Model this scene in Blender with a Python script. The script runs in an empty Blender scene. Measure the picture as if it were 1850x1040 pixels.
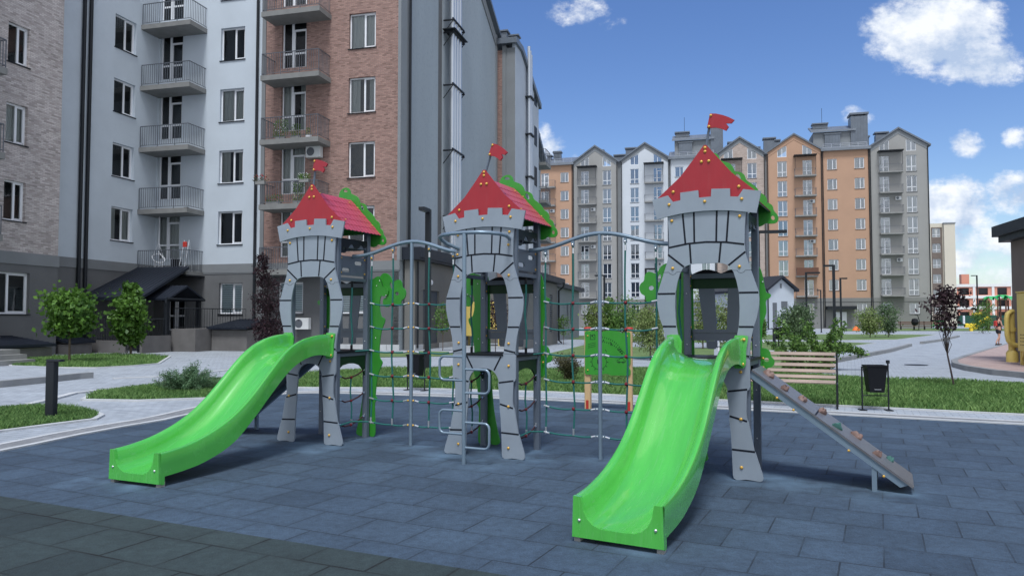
import bpy, bmesh, math, random
import numpy as np
from math import radians, sin, cos, pi, atan, sqrt, atan2
from mathutils import Vector, Matrix
from mathutils.geometry import tessellate_polygon
random.seed(7); rng = np.random.default_rng(7)
scene = bpy.context.scene
COL = scene.collection

# ------------------------------------------------------------------ camera
FPX, CAMH = 1340.0, 1.5
TH = atan(56/1340.0)
cam_d = bpy.data.cameras.new('camera'); cam = bpy.data.objects.new('camera', cam_d); COL.objects.link(cam)
cam.location = (0, 0, CAMH); cam.rotation_euler = (pi/2+TH, 0, 0)
cam_d.lens = 36*FPX/1850; cam_d.sensor_width = 36; cam_d.clip_end = 3000; cam_d.clip_start = 0.05
scene.camera = cam

def G(px, py, z=0.0):
    """surveyed point: where the line of sight of a spot in the photo meets height z"""
    x = (px-925)/FPX; y = -(py-520)/FPX
    d = Vector((x, cos(TH)-y*sin(TH), sin(TH)+y*cos(TH)))
    t = (z-CAMH)/d.z
    return Vector((0, 0, CAMH))+d*t
def GZ(px, Z):
    return Vector(((px-925)/FPX*Z, Z, 0))

# ------------------------------------------------------------------ materials
MATS = {}
def newmat(name):
    m = bpy.data.materials.new(name); m.use_nodes = True
    nt = m.node_tree; b = nt.nodes['Principled BSDF']
    return m, nt, b
def N(nt, t, **k):
    n = nt.nodes.new(t)
    for a, v in k.items(): setattr(n, a, v)
    return n
def mat(name, col, rough=0.6, metal=0.0, var=0.0, vscale=3.0, bump=0.0, bscale=60.0, spec=0.5, coat=0.0, stretch=(1, 1, 1), detail=4):
    m, nt, b = newmat(name)
    b.inputs['Roughness'].default_value = rough; b.inputs['Metallic'].default_value = metal
    b.inputs['Specular IOR Level'].default_value = spec
    b.inputs['Coat Weight'].default_value = coat; b.inputs['Coat Roughness'].default_value = 0.06
    b.inputs['Base Color'].default_value = (*col, 1)
    if var or bump:
        tc = N(nt, 'ShaderNodeTexCoord'); mp = N(nt, 'ShaderNodeMapping'); mp.inputs['Scale'].default_value = stretch
        nt.links.new(tc.outputs['Object'], mp.inputs['Vector'])
    if var:
        no = N(nt, 'ShaderNodeTexNoise'); no.inputs['Scale'].default_value = vscale; no.inputs['Detail'].default_value = detail
        nt.links.new(mp.outputs[0], no.inputs['Vector'])
        r = N(nt, 'ShaderNodeMapRange'); r.inputs[1].default_value = .3; r.inputs[2].default_value = .7
        r.inputs[3].default_value = 1-var; r.inputs[4].default_value = 1+var
        nt.links.new(no.outputs[0], r.inputs[0])
        mx = N(nt, 'ShaderNodeVectorMath', operation='SCALE'); mx.inputs[0].default_value = col
        nt.links.new(r.outputs[0], mx.inputs['Scale']); nt.links.new(mx.outputs[0], b.inputs['Base Color'])
        rr = N(nt, 'ShaderNodeMapRange'); rr.inputs[3].default_value = max(0.02, rough-.08); rr.inputs[4].default_value = min(1, rough+.08)
        nt.links.new(no.outputs[0], rr.inputs[0]); nt.links.new(rr.outputs[0], b.inputs['Roughness'])
    if bump:
        n2 = N(nt, 'ShaderNodeTexNoise'); n2.inputs['Scale'].default_value = bscale; n2.inputs['Detail'].default_value = 3
        nt.links.new(mp.outputs[0], n2.inputs['Vector'])
        bp = N(nt, 'ShaderNodeBump'); bp.inputs['Strength'].default_value = bump; bp.inputs['Distance'].default_value = 0.01
        nt.links.new(n2.outputs[0], bp.inputs['Height']); nt.links.new(bp.outputs[0], b.inputs['Normal'])
    MATS[name] = m; return m

def streaks(name, dust, amt=.5):
    m = MATS[name]; nt = m.node_tree; b = nt.nodes['Principled BSDF']; L = nt.links.new; src = b.inputs['Base Color'].links[0].from_socket
    tc = N(nt, 'ShaderNodeTexCoord'); fac = None
    for sc, st, lo, hi, k in ((5, (9, .9, .9), .52, .80, .30), (16, (5, .35, .35), .66, .72, .5), (60, (1, 1, 1), .66, .74, .35)):
        mp = N(nt, 'ShaderNodeMapping'); mp.inputs['Scale'].default_value = st; mp.inputs['Rotation'].default_value = (0, 0, .12 if sc == 16 else 0); L(tc.outputs['Object'], mp.inputs[0])
        no = N(nt, 'ShaderNodeTexNoise'); no.inputs['Scale'].default_value = sc; no.inputs['Detail'].default_value = 4; L(mp.outputs[0], no.inputs['Vector'])
        mr = N(nt, 'ShaderNodeMapRange'); mr.inputs[1].default_value = lo; mr.inputs[2].default_value = hi; mr.inputs[3].default_value = 0; mr.inputs[4].default_value = k*amt; L(no.outputs[0], mr.inputs[0])
        if fac is None: fac = mr.outputs[0]
        else:
            a = N(nt, 'ShaderNodeMath', operation='MAXIMUM'); L(fac, a.inputs[0]); L(mr.outputs[0], a.inputs[1]); fac = a.outputs[0]
    mx = N(nt, 'ShaderNodeMix', data_type='RGBA'); L(fac, mx.inputs[0]); L(src, mx.inputs[6]); mx.inputs[7].default_value = (*dust, 1); L(mx.outputs[2], b.inputs['Base Color'])
    ra = N(nt, 'ShaderNodeMath', operation='ADD'); rs = b.inputs['Roughness'].links[0].from_socket; L(rs, ra.inputs[0]); L(fac, ra.inputs[1]); L(ra.outputs[0], b.inputs['Roughness'])

def brickmat(name, cols, mortar, bw, bh, msize=.012, walls=True, rough=.85, bump=.4, bias=0.0, wear=None, big=.10, offset=.5, stain=0.25, msmooth=.1):
    """brick / paver / tile pattern; walls=True uses (x+y, z), else (x, y)"""
    m, nt, b = newmat(name); L = nt.links.new
    b.inputs['Roughness'].default_value = rough
    tc = N(nt, 'ShaderNodeTexCoord'); sp = N(nt, 'ShaderNodeSeparateXYZ'); L(tc.outputs['Object'], sp.inputs[0])
    cb = N(nt, 'ShaderNodeCombineXYZ')
    if walls:
        ad = N(nt, 'ShaderNodeMath', operation='ADD'); L(sp.outputs[0], ad.inputs[0]); L(sp.outputs[1], ad.inputs[1])
        L(ad.outputs[0], cb.inputs[0]); L(sp.outputs[2], cb.inputs[1])
    else:
        L(sp.outputs[0], cb.inputs[0]); L(sp.outputs[1], cb.inputs[1])
    br = N(nt, 'ShaderNodeTexBrick'); br.offset = offset; br.inputs['Scale'].default_value = 1
    br.inputs['Brick Width'].default_value = bw; br.inputs['Row Height'].default_value = bh
    br.inputs['Mortar Size'].default_value = msize; br.inputs['Mortar Smooth'].default_value = msmooth; br.inputs['Bias'].default_value = bias
    br.inputs['Color1'].default_value = (0, 0, 0, 1); br.inputs['Color2'].default_value = (1, 1, 1, 1); br.inputs['Mortar'].default_value = (0.5, .5, .5, 1)
    L(cb.outputs[0], br.inputs['Vector'])
    ra = N(nt, 'ShaderNodeValToRGB'); e = ra.color_ramp.elements
    e[0].color = (*cols[0], 1); e[1].color = (*cols[-1], 1)
    for i, c in enumerate(cols[1:-1]):
        x = e.new((i+1)/(len(cols)-1)); x.color = (*c, 1)
    L(br.outputs['Color'], ra.inputs[0])
    no = N(nt, 'ShaderNodeTexNoise'); no.inputs['Scale'].default_value = 1.3; no.inputs['Detail'].default_value = 6; no.inputs['Roughness'].default_value = .65
    L(cb.outputs[0], no.inputs['Vector'])
    mr = N(nt, 'ShaderNodeMapRange'); mr.inputs[1].default_value = .3; mr.inputs[2].default_value = .7; mr.inputs[3].default_value = 1-stain; mr.inputs[4].default_value = 1+stain
    L(no.outputs[0], mr.inputs[0])
    sc = N(nt, 'ShaderNodeVectorMath', operation='SCALE'); L(ra.outputs[0], sc.inputs[0]); L(mr.outputs[0], sc.inputs['Scale'])
    mx = N(nt, 'ShaderNodeMix', data_type='RGBA'); L(br.outputs['Fac'], mx.inputs[0]); L(sc.outputs[0], mx.inputs[6]); mx.inputs[7].default_value = (*mortar, 1)
    if name.startswith('rubber'):
        jn = N(nt, 'ShaderNodeTexNoise'); jn.inputs['Scale'].default_value = 1.7; jn.inputs['Detail'].default_value = 4; L(cb.outputs[0], jn.inputs['Vector'])
        jr = N(nt, 'ShaderNodeMapRange'); jr.inputs[1].default_value = .38; jr.inputs[2].default_value = .60; jr.inputs[3].default_value = .4; jr.inputs[4].default_value = 1; L(jn.outputs[0], jr.inputs[0])
        jm = N(nt, 'ShaderNodeMath', operation='MULTIPLY'); L(br.outputs['Fac'], jm.inputs[0]); L(jr.outputs[0], jm.inputs[1]); L(jm.outputs[0], mx.inputs[0])
        vo = N(nt, 'ShaderNodeTexNoise'); vo.inputs['Scale'].default_value = 14; vo.inputs['Detail'].default_value = 8; vo.inputs['Roughness'].default_value = .75; L(cb.outputs[0], vo.inputs['Vector'])
        vr_ = N(nt, 'ShaderNodeMapRange'); vr_.inputs[1].default_value = .3; vr_.inputs[2].default_value = .7; vr_.inputs[3].default_value = .70; vr_.inputs[4].default_value = 1.34; L(vo.outputs[0], vr_.inputs[0])
        vs_ = N(nt, 'ShaderNodeVectorMath', operation='SCALE'); L(mx.outputs[2], vs_.inputs[0]); L(vr_.outputs[0], vs_.inputs['Scale'])
        sp_ = N(nt, 'ShaderNodeTexNoise'); sp_.inputs['Scale'].default_value = 9; sp_.inputs['Detail'].default_value = 9; sp_.inputs['Roughness'].default_value = .8; L(cb.outputs[0], sp_.inputs['Vector'])
        st = N(nt, 'ShaderNodeMapRange'); st.inputs[1].default_value = .685; st.inputs[2].default_value = .70; st.inputs[3].default_value = 0; st.inputs[4].default_value = .8; L(sp_.outputs[0], st.inputs[0])
        b2 = N(nt, 'ShaderNodeTexBrick'); b2.offset = offset; b2.inputs['Scale'].default_value = 1; b2.inputs['Brick Width'].default_value = bw; b2.inputs['Row Height'].default_value = bh
        b2.inputs['Mortar Size'].default_value = .085; b2.inputs['Mortar Smooth'].default_value = 1.0; L(cb.outputs[0], b2.inputs['Vector'])
        er = N(nt, 'ShaderNodeMapRange'); er.inputs[3].default_value = .96; er.inputs[4].default_value = .84; L(b2.outputs['Fac'], er.inputs[0])
        es = N(nt, 'ShaderNodeVectorMath', operation='SCALE'); L(vs_.outputs[0], es.inputs[0]); L(er.outputs[0], es.inputs['Scale']); vs_ = es
        m3 = N(nt, 'ShaderNodeMix', data_type='RGBA'); L(st.outputs[0], m3.inputs[0]); L(vs_.outputs[0], m3.inputs[6]); m3.inputs[7].default_value = (.45, .45, .42, 1)
        mx = m3
    out = mx.outputs[2]
    fine = N(nt, 'ShaderNodeTexNoise'); fine.inputs['Scale'].default_value = 90; fine.inputs['Detail'].default_value = 2
    L(cb.outputs[0], fine.inputs['Vector'])
    fr = N(nt, 'ShaderNodeMapRange'); fr.inputs[1].default_value = .3; fr.inputs[2].default_value = .7; fr.inputs[3].default_value = 1-big; fr.inputs[4].default_value = 1+big
    L(fine.outputs[0], fr.inputs[0])
    s2 = N(nt, 'ShaderNodeVectorMath', operation='SCALE'); L(out, s2.inputs[0]); L(fr.outputs[0], s2.inputs['Scale']); out = s2.outputs[0]
    if wear:
        pts, wcol = wear
        acc = None
        for (wx, wy, wr) in pts:
            d = N(nt, 'ShaderNodeVectorMath', operation='DISTANCE'); L(cb.outputs[0], d.inputs[0]); d.inputs[1].default_value = (wx, wy, 0)
            q = N(nt, 'ShaderNodeMapRange'); q.interpolation_type = 'SMOOTHSTEP'; q.inputs[1].default_value = wr; q.inputs[2].default_value = 0.05
            L(d.outputs['Value'], q.inputs[0])
            if acc is None: acc = q.outputs[0]
            else:
                a = N(nt, 'ShaderNodeMath', operation='MAXIMUM'); L(acc, a.inputs[0]); L(q.outputs[0], a.inputs[1]); acc = a.outputs[0]
        wn = N(nt, 'ShaderNodeTexNoise'); wn.inputs['Scale'].default_value = 3.0; wn.inputs['Detail'].default_value = 5; L(cb.outputs[0], wn.inputs['Vector'])
        wr_ = N(nt, 'ShaderNodeMapRange'); wr_.inputs[1].default_value = .35; wr_.inputs[2].default_value = .68; wr_.inputs[3].default_value = 0.0; wr_.inputs[4].default_value = 0.6
        L(wn.outputs[0], wr_.inputs[0])
        mu = N(nt, 'ShaderNodeMath', operation='MULTIPLY'); L(acc, mu.inputs[0]); L(wr_.outputs[0], mu.inputs[1])
        m2 = N(nt, 'ShaderNodeMix', data_type='RGBA'); L(mu.outputs[0], m2.inputs[0]); L(out, m2.inputs[6]); m2.inputs[7].default_value = (*wcol, 1); out = m2.outputs[2]
    L(out, b.inputs['Base Color'])
    bp = N(nt, 'ShaderNodeBump'); bp.inputs['Strength'].default_value = bump; bp.inputs['Distance'].default_value = 0.006
    sub = N(nt, 'ShaderNodeMath', operation='SUBTRACT'); L(fine.outputs[0], sub.inputs[0]); L(br.outputs['Fac'], sub.inputs[1])
    L(sub.outputs[0], bp.inputs['Height']); L(bp.outputs[0], b.inputs['Normal'])
    MATS[name] = m; return m

M = MATS
mat('panel_grey', (.245, .285, .335), .42, var=.05, vscale=5, bump=.05, bscale=250)
mat('panel_dark', (.10, .12, .15), .45, var=.06, vscale=5, bump=.05, bscale=200)
mat('groove', (.008, .011, .018), .7, spec=.2)
mat('post', (.105, .13, .17), .38, var=.05, vscale=4)
mat('steel_blue', (.20, .27, .34), .30, metal=.35, var=.05)
mat('red_panel', (.33, .012, .022), .45, var=.06, vscale=6)
mat('red_tile', (.42, .055, .085), .36, var=.10, vscale=9)
mat('green_shaded', (.007, .038, .010), .5, spec=.3, var=.06, vscale=5)  # panel green darkened to carry the shade under platform and roof
mat('green_panel', (.035, .27, .025), .42, var=.06, vscale=5)
mat('green_slide', (.075, .425, .06), .24, var=.07, vscale=3, stretch=(5, .8, .8), coat=1.0, spec=.5)
mat('gold', (.62, .36, .07), .32, metal=.25, var=.08, vscale=20)
mat('silver', (.72, .73, .75), .28, metal=.9)
mat('rope', (.012, .13, .115), .7, bump=.6, bscale=180)
mat('rope_dark', (.05, .015, .018), .7, bump=.6, bscale=180)
mat('ball_red', (.16, .008, .016), .35)
mat('black_plastic', (.006, .007, .010), .45, spec=.25)
mat('ramp', (.115, .115, .125), .35, var=.22, vscale=6, bump=.15, bscale=40, stretch=(1, 6, 1))
mat('hold_brown', (.20, .125, .105), .6, var=.2, vscale=25); mat('hold_green', (.05, .15, .13), .6, var=.2, vscale=25)
mat('white_pvc', (.74, .75, .78), .35)
mat('dark_metal', (.014, .017, .022), .5, var=.08, vscale=3, spec=.28)
mat('rail_grey', (.10, .11, .13), .45)
mat('anthracite', (.013, .017, .027), .48, spec=.3, var=.10, vscale=2, stretch=(1, 1, .4))
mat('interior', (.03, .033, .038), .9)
mat('curtain', (.50, .50, .48), .9, var=.1, vscale=3, stretch=(6, 6, .3))
mat('blind', (.70, .77, .80), .8)
mat('concrete_dark', (.135, .128, .125), .9, var=.14, vscale=2.5, bump=.25, bscale=60)
mat('concrete', (.24, .24, .235), .85, var=.14, vscale=2.5, bump=.25, bscale=60)
mat('slab', (.20, .20, .195), .85, var=.12, vscale=2.5, bump=.2, bscale=50)
mat('stucco_blue', (.50, .55, .605), .9, var=.05, vscale=.7, bump=.4, bscale=45)
mat('stucco_base', (.125, .127, .132), .9, var=.10, vscale=.8, bump=.4, bscale=45)
mat('stucco_band', (.19, .20, .21), .9, var=.08, vscale=.8, bump=.4, bscale=45)
mat('stucco_side', (.30, .34, .375), .9, var=.08, vscale=.35, bump=.4, bscale=45, stretch=(1, 1, .35))
mat('stucco_trim', (.21, .225, .24), .9, var=.05, vscale=.8, bump=.3, bscale=45)
mat('stucco_pale', (.40, .44, .50), .9, var=.05, vscale=.7, bump=.3, bscale=45)
mat('stucco_orange', (.43, .265, .18), .9, var=.05, vscale=.4, bump=.3, bscale=45)
mat('stucco_grey', (.29, .285, .275), .9, var=.05, vscale=.4, bump=.3, bscale=45)
mat('stucco_white', (.52, .55, .59), .9, var=.04, vscale=.4, bump=.3, bscale=45)
mat('far_base', (.20, .20, .195), .9, var=.06, vscale=.4)
mat('roof_metal', (.13, .15, .18), .42, var=.10, vscale=1.2, metal=.2)
mat('roof_light', (.17, .19, .22), .42, var=.1, vscale=1.2, metal=.2)
mat('flue', (.50, .53, .57), .42, metal=.8)
mat('white_plaster', (.44, .48, .54), .85, var=.04, vscale=1)
mat('annex_wall', (.165, .16, .152), .9, var=.08, vscale=.9, bump=.4, bscale=45)
mat('annex_door', (.06, .075, .10), .5)
mat('brown_wall', (.17, .135, .115), .9, var=.08, vscale=1.5, bump=.3, bscale=45)
mat('cream_wall', (.62, .57, .47), .9, var=.04, vscale=.3)
mat('yellow_paint', (.66, .50, .14), .45, var=.05, vscale=3)
mat('wood_slat', (.34, .26, .215), .65, var=.22, vscale=5, bump=.3, bscale=40, stretch=(.3, 3, 3))
mat('wood_post', (.56, .38, .20), .6, var=.12, vscale=6, bump=.2, bscale=30, stretch=(3, 3, .3))
mat('bark', (.10, .075, .055), .9, var=.25, vscale=12, bump=.5, bscale=60)
mat('bark_dark', (.045, .03, .03), .8, var=.2, vscale=12)
mat('kerb', (.46, .47, .48), .85, var=.10, vscale=3, bump=.25, bscale=70)
mat('kerb_dark', (.23, .235, .24), .9, var=.12, vscale=3, bump=.25, bscale=70)
mat('construction_brick', (.62, .27, .19), .9, var=.06, vscale=.3)
mat('construction_white', (.72, .72, .70), .9, var=.06, vscale=.3)
mat('fence_green', (.01, .07, .05), .8)
mat('skin', (.50, .27, .19), .55); mat('hair', (.035, .02, .012), .6); mat('cloth_black', (.012, .012, .015), .8); mat('cloth_red', (.5, .04, .03), .7)
mat('terracotta', (.26, .07, .05), .7); mat('flower_white', (.8, .8, .8), .6); mat('flower_red', (.5, .01, .03), .6)
mat('play_red', (.45, .03, .02), .5); mat('play_yellow', (.75, .55, .03), .45); mat('play_green', (.02, .35, .10), .5); mat('play_blue', (.02, .08, .42), .4); mat('play_brown', (.12, .05, .03), .6)
mat('hazard_orange', (.8, .16, .03), .6)
mat('ac_white', (.62, .63, .63), .5, var=.04)

streaks('green_slide', (.20, .40, .22), .45); streaks('panel_grey', (.33, .35, .36), .3); streaks('red_panel', (.30, .10, .10), .5); streaks('green_panel', (.10, .28, .10), .5); streaks('stucco_side', (.20, .235, .27), .9); streaks('stucco_blue', (.40, .45, .52), .6); streaks('stucco_base', (.2, .2, .2), .6)

def glassmat(nm, base, ior):
    m, nt, b = newmat(nm); L = nt.links.new
    out = nt.nodes['Material Output']; nt.nodes.remove(b)
    gl = N(nt, 'ShaderNodeBsdfGlossy'); gl.inputs['Roughness'].default_value = .015; gl.inputs['Color'].default_value = (.85, .9, .95, 1)
    tr = N(nt, 'ShaderNodeBsdfTransparent'); tr.inputs['Color'].default_value = (.78, .82, .83, 1)
    fr = N(nt, 'ShaderNodeFresnel'); fr.inputs['IOR'].default_value = ior
    tc = N(nt, 'ShaderNodeTexCoord'); no = N(nt, 'ShaderNodeTexNoise'); no.inputs['Scale'].default_value = 1.3; L(tc.outputs['Object'], no.inputs['Vector'])
    bp = N(nt, 'ShaderNodeBump'); bp.inputs['Strength'].default_value = .04; bp.inputs['Distance'].default_value = .05
    L(no.outputs[0], bp.inputs['Height']); L(bp.outputs[0], gl.inputs['Normal'])
    mx = N(nt, 'ShaderNodeMixShader'); ad = N(nt, 'ShaderNodeMath', operation='ADD'); ad.inputs[1].default_value = base; ad.use_clamp = True
    L(fr.outputs[0], ad.inputs[0]); L(ad.outputs[0], mx.inputs[0]); L(tr.outputs[0], mx.inputs[1]); L(gl.outputs[0], mx.inputs[2]); L(mx.outputs[0], out.inputs[0])
    M[nm] = m
glassmat('glass', .02, 1.5); glassmat('glass_sky_boost', .22, 1.8)  # far panes get extra reflection, imitating the bright sky they mirror

def leafmat(name, c1, c2, rough=.5, trans=.25):
    m, nt, b = newmat(name); L = nt.links.new
    at = N(nt, 'ShaderNodeAttribute'); at.attribute_name = 'tint'
    mx = N(nt, 'ShaderNodeMix', data_type='RGBA'); L(at.outputs['Fac'], mx.inputs[0]); mx.inputs[6].default_value = (*c1, 1); mx.inputs[7].default_value = (*c2, 1)
    L(mx.outputs[2], b.inputs['Base Color']); b.inputs['Roughness'].default_value = rough; b.inputs['Specular IOR Level'].default_value = .3
    tl = N(nt, 'ShaderNodeBsdfTranslucent'); L(mx.outputs[2], tl.inputs['Color'])
    ms = N(nt, 'ShaderNodeMixShader'); ms.inputs[0].default_value = trans
    out = nt.nodes['Material Output']; L(b.outputs[0], ms.inputs[1]); L(tl.outputs[0], ms.inputs[2]); L(ms.outputs[0], out.inputs[0])
    M[name] = m
leafmat('leaf_linden', (.028, .085, .014), (.12, .24, .035))
leafmat('leaf_mid', (.05, .12, .025), (.16, .28, .06))
leafmat('leaf_grey', (.07, .12, .06), (.15, .22, .11))
leafmat('leaf_pale', (.10, .17, .04), (.30, .36, .14))
leafmat('leaf_juniper', (.05, .12, .055), (.16, .27, .14), trans=.1)
leafmat('leaf_purple', (.014, .009, .012), (.060, .028, .036))
leafmat('leaf_brown', (.05, .055, .025), (.13, .12, .06))
leafmat('grass_blade', (.08, .18, .05), (.27, .42, .14), trans=.3)

brickmat('rubber_blue', [(.029, .050, .080), (.046, .075, .114), (.037, .062, .098)], (.012, .021, .034), .485, .46, .006, walls=False, rough=.82, bump=.6, stain=.16, big=.22, msmooth=.3,
         wear=([(-3.9, 6.9, .45), (.9, 4.95, .35), (-2.75, 8.9, .75), (-2.3, 8.7, .9), (-1.9, 9.5, .6), (-1.2, 8.8, .5), (-.75, 8.2, .55), (-.3, 7.9, .8), (.1, 7.95, .6), (.3, 8.5, .5), (.95, 7.95, .5), (2.2, 7.0, .55), (2.55, 6.9, .8), (3.2, 6.45, .65), (-3.3, 6.7, .3)], (.12, .20, .29)))
# the wear points above are given in world metres; the rubber sheets are drawn in world axes and only the tile grid is turned
def turn_tiles(m, ang):
    nt = m.node_tree; br = [n for n in nt.nodes if n.type == 'TEX_BRICK'][0]
    src = br.inputs['Vector'].links[0].from_socket
    mp = N(nt, 'ShaderNodeMapping'); mp.inputs['Rotation'].default_value = (0, 0, ang)
    nt.links.new(src, mp.inputs['Vector'])
    for br in [n for n in nt.nodes if n.type == 'TEX_BRICK']: nt.links.new(mp.outputs[0], br.inputs['Vector'])
turn_tiles(M['rubber_blue'], radians(26.3))
brickmat('rubber_dark', [(.017, .029, .032), (.028, .044, .046), (.022, .036, .039)], (.003, .005, .006), .485, .46, .010, walls=False, rough=.85, bump=.6, stain=.2, big=.25, msmooth=.3)
turn_tiles(M['rubber_dark'], radians(24.8))
brickmat('pavers', [(.27, .295, .33), (.34, .37, .41), (.30, .325, .36)], (.17, .185, .205), .22, .11, .006, walls=False, rough=.88, bump=.3, stain=.16)
turn_tiles(M['pavers'], radians(24.5))
brickmat('pavers_dark', [(.18, .185, .195), (.235, .24, .25)], (.12, .12, .13), .22, .11, .006, walls=False, rough=.88, bump=.3, stain=.14)
brickmat('pavers_red', [(.34, .24, .22), (.42, .31, .28), (.36, .27, .25)], (.24, .18, .17), .22, .11, .006, walls=False, rough=.88, bump=.3, stain=.1)
brickmat('clinker_red', [(.18, .10, .082), (.31, .185, .155), (.36, .22, .185), (.24, .135, .115)], (.22, .16, .14), .21, .068, .010, rough=.85, bump=.5, stain=.12, big=.15)
brickmat('clinker_beige', [(.28, .245, .235), (.44, .39, .375), (.55, .50, .485), (.35, .30, .29)], (.33, .30, .29), .24, .070, .009, rough=.85, bump=.6, stain=.16, big=.2)
brickmat('clinker_far', [(.33, .26, .22), (.44, .36, .32), (.39, .31, .27)], (.33, .28, .25), .5, .15, .010, rough=.85, bump=.2, stain=.1)

def grassmat():
    m, nt, b = newmat('grass_soil'); L = nt.links.new
    tc = N(nt, 'ShaderNodeTexCoord'); n1 = N(nt, 'ShaderNodeTexNoise'); n1.inputs['Scale'].default_value = .9; n1.inputs['Detail'].default_value = 8; n1.inputs['Roughness'].default_value = .7
    L(tc.outputs['Object'], n1.inputs['Vector']); ra = N(nt, 'ShaderNodeValToRGB'); e = ra.color_ramp.elements
    e[0].position = .3; e[0].color = (.07, .11, .035, 1); e[1].position = .72; e[1].color = (.16, .24, .08, 1)
    L(n1.outputs[0], ra.inputs[0]); L(ra.outputs[0], b.inputs['Base Color']); b.inputs['Roughness'].default_value = .95
    n2 = N(nt, 'ShaderNodeTexNoise'); n2.inputs['Scale'].default_value = 25; L(tc.outputs['Object'], n2.inputs['Vector'])
    bp = N(nt, 'ShaderNodeBump'); bp.inputs['Strength'].default_value = .8; bp.inputs['Distance'].default_value = .05; L(n2.outputs[0], bp.inputs['Height']); L(bp.outputs[0], b.inputs['Normal'])
    M['grass_soil'] = m
grassmat()

# ------------------------------------------------------------------ mesh builder
class MB:
    def __init__(s): s.v = []; s.f = []; s.m = []; s.mi = 0
    def add(s, vs, fs):
        o = len(s.v); s.v += [tuple(p) for p in vs]
        for f in fs: s.f.append([i+o for i in f]); s.m.append(s.mi)
        return s
    def box(s, x0, y0, z0, x1, y1, z1):
        x0, x1 = min(x0, x1), max(x0, x1); y0, y1 = min(y0, y1), max(y0, y1); z0, z1 = min(z0, z1), max(z0, z1)
        return s.add([(x0, y0, z0), (x1, y0, z0), (x1, y1, z0), (x0, y1, z0), (x0, y0, z1), (x1, y0, z1), (x1, y1, z1), (x0, y1, z1)],
                     [(0, 3, 2, 1), (4, 5, 6, 7), (0, 1, 5, 4), (1, 2, 6, 5), (2, 3, 7, 6), (3, 0, 4, 7)])
    def rbox(s, x0, y0, z0, x1, y1, z1, r=.006):
        """box with chamfered vertical and top edges"""
        x0, x1 = min(x0, x1), max(x0, x1); y0, y1 = min(y0, y1), max(y0, y1)
        def ring(z, q): 
            a, b, c, d = x0+q, y0+q, x1-q, y1-q
            return [(a+r, b, z), (c-r, b, z), (c, b+r, z), (c, d-r, z), (c-r, d, z), (a+r, d, z), (a, d-r, z), (a, b+r, z)]
        rs = [ring(z0, 0), ring(z1-r, 0), ring(z1, r)]
        vs = rs[0]+rs[1]+rs[2]; fs = [tuple(range(7, -1, -1)), tuple(range(16, 24))]
        for k in range(2):
            for i in range(8): fs.append((k*8+i, k*8+(i+1) % 8, k*8+8+(i+1) % 8, k*8+8+i))
        return s.add(vs, fs)
    def prism(s, poly, a0, a1, axis='y', holes=(), map2=None):
        """extrude a 2D polygon (with holes). axis y: (x,z)->(x,a,z); axis z: (x,y)->(x,y,a); axis x: (y,z)->(a,y,z)"""
        mp = {'y': lambda p, a: (p[0], a, p[1]), 'z': lambda p, a: (p[0], p[1], a), 'x': lambda p, a: (a, p[0], p[1])}[axis]
        loops = [list(poly)]+[list(h) for h in holes]
        tris = tessellate_polygon([[Vector((p[0], p[1], 0)) for p in l] for l in loops])
        flat = [p for l in loops for p in l]; n = len(flat)
        vs = [mp(p, a0) for p in flat]+[mp(p, a1) for p in flat]
        fs = [tuple(t) for t in tris]+[tuple(i+n for i in reversed(t)) for t in tris]
        o = 0
        for l in loops:
            k = len(l)
            for i in range(k):
                j = (i+1) % k; fs.append((o+i, o+j, o+j+n, o+i+n))
            o += k
        return s.add(vs, fs)
    def sheet(s, poly, z, holes=()):
        loops = [list(poly)]+[list(h) for h in holes]
        tris = tessellate_polygon([[Vector((p[0], p[1], 0)) for p in l] for l in loops])
        flat = [p for l in loops for p in l]
        fs = []
        for t in tris:
            a, b, c = [flat[i] for i in t]
            cr = (b[0]-a[0])*(c[1]-a[1])-(b[1]-a[1])*(c[0]-a[0])
            fs.append(tuple(t) if cr > 0 else tuple(reversed(t)))
        return s.add([(p[0], p[1], z) for p in flat], fs)
    def tube(s, pts, r, n=8, cap=True, rs=None, closed=False):
        pts = [Vector(p) for p in pts]; k = len(pts); vs = []; prev = None
        for i, p in enumerate(pts):
            a = pts[(i-1) % k] if (i > 0 or closed) else p; b = pts[(i+1) % k] if (i < k-1 or closed) else p
            t = (b-a).normalized()
            if prev is None:
                up = Vector((0, 0, 1)) if abs(t.z) < .95 else Vector((1, 0, 0)); u = t.cross(up).normalized()
            else:
                u = (prev-t*prev.dot(t)).normalized()
            prev = u; w = t.cross(u); rr = rs[i] if rs else r
            for j in range(n):
                an = 2*pi*j/n; vs.append(p+u*cos(an)*rr+w*sin(an)*rr)
        fs = []
        for i in range(k if closed else k-1):
            i2 = (i+1) % k
            for j in range(n): fs.append((i*n+j, i*n+(j+1) % n, i2*n+(j+1) % n, i2*n+j))
        if cap and not closed: fs += [tuple(range(n-1, -1, -1)), tuple(range((k-1)*n, k*n))]
        return s.add(vs, fs)
    def lathe(s, prof, c=(0, 0, 0), axis='z', n=12):
        vs = []
        for (r, h) in prof:
            for j in range(n):
                a = 2*pi*j/n; x, y = r*cos(a), r*sin(a)
                q = {'z': (x, y, h), 'y': (x, h, y), 'x': (h, x, y)}[axis]
                vs.append((q[0]+c[0], q[1]+c[1], q[2]+c[2]))
        fs = []; k = len(prof)
        for i in range(k-1):
            for j in range(n): fs.append((i*n+j, i*n+(j+1) % n, (i+1)*n+(j+1) % n, (i+1)*n+j))
        fs += [tuple(range(n-1, -1, -1)), tuple(range((k-1)*n, k*n))]
        return s.add(vs, fs)
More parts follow.
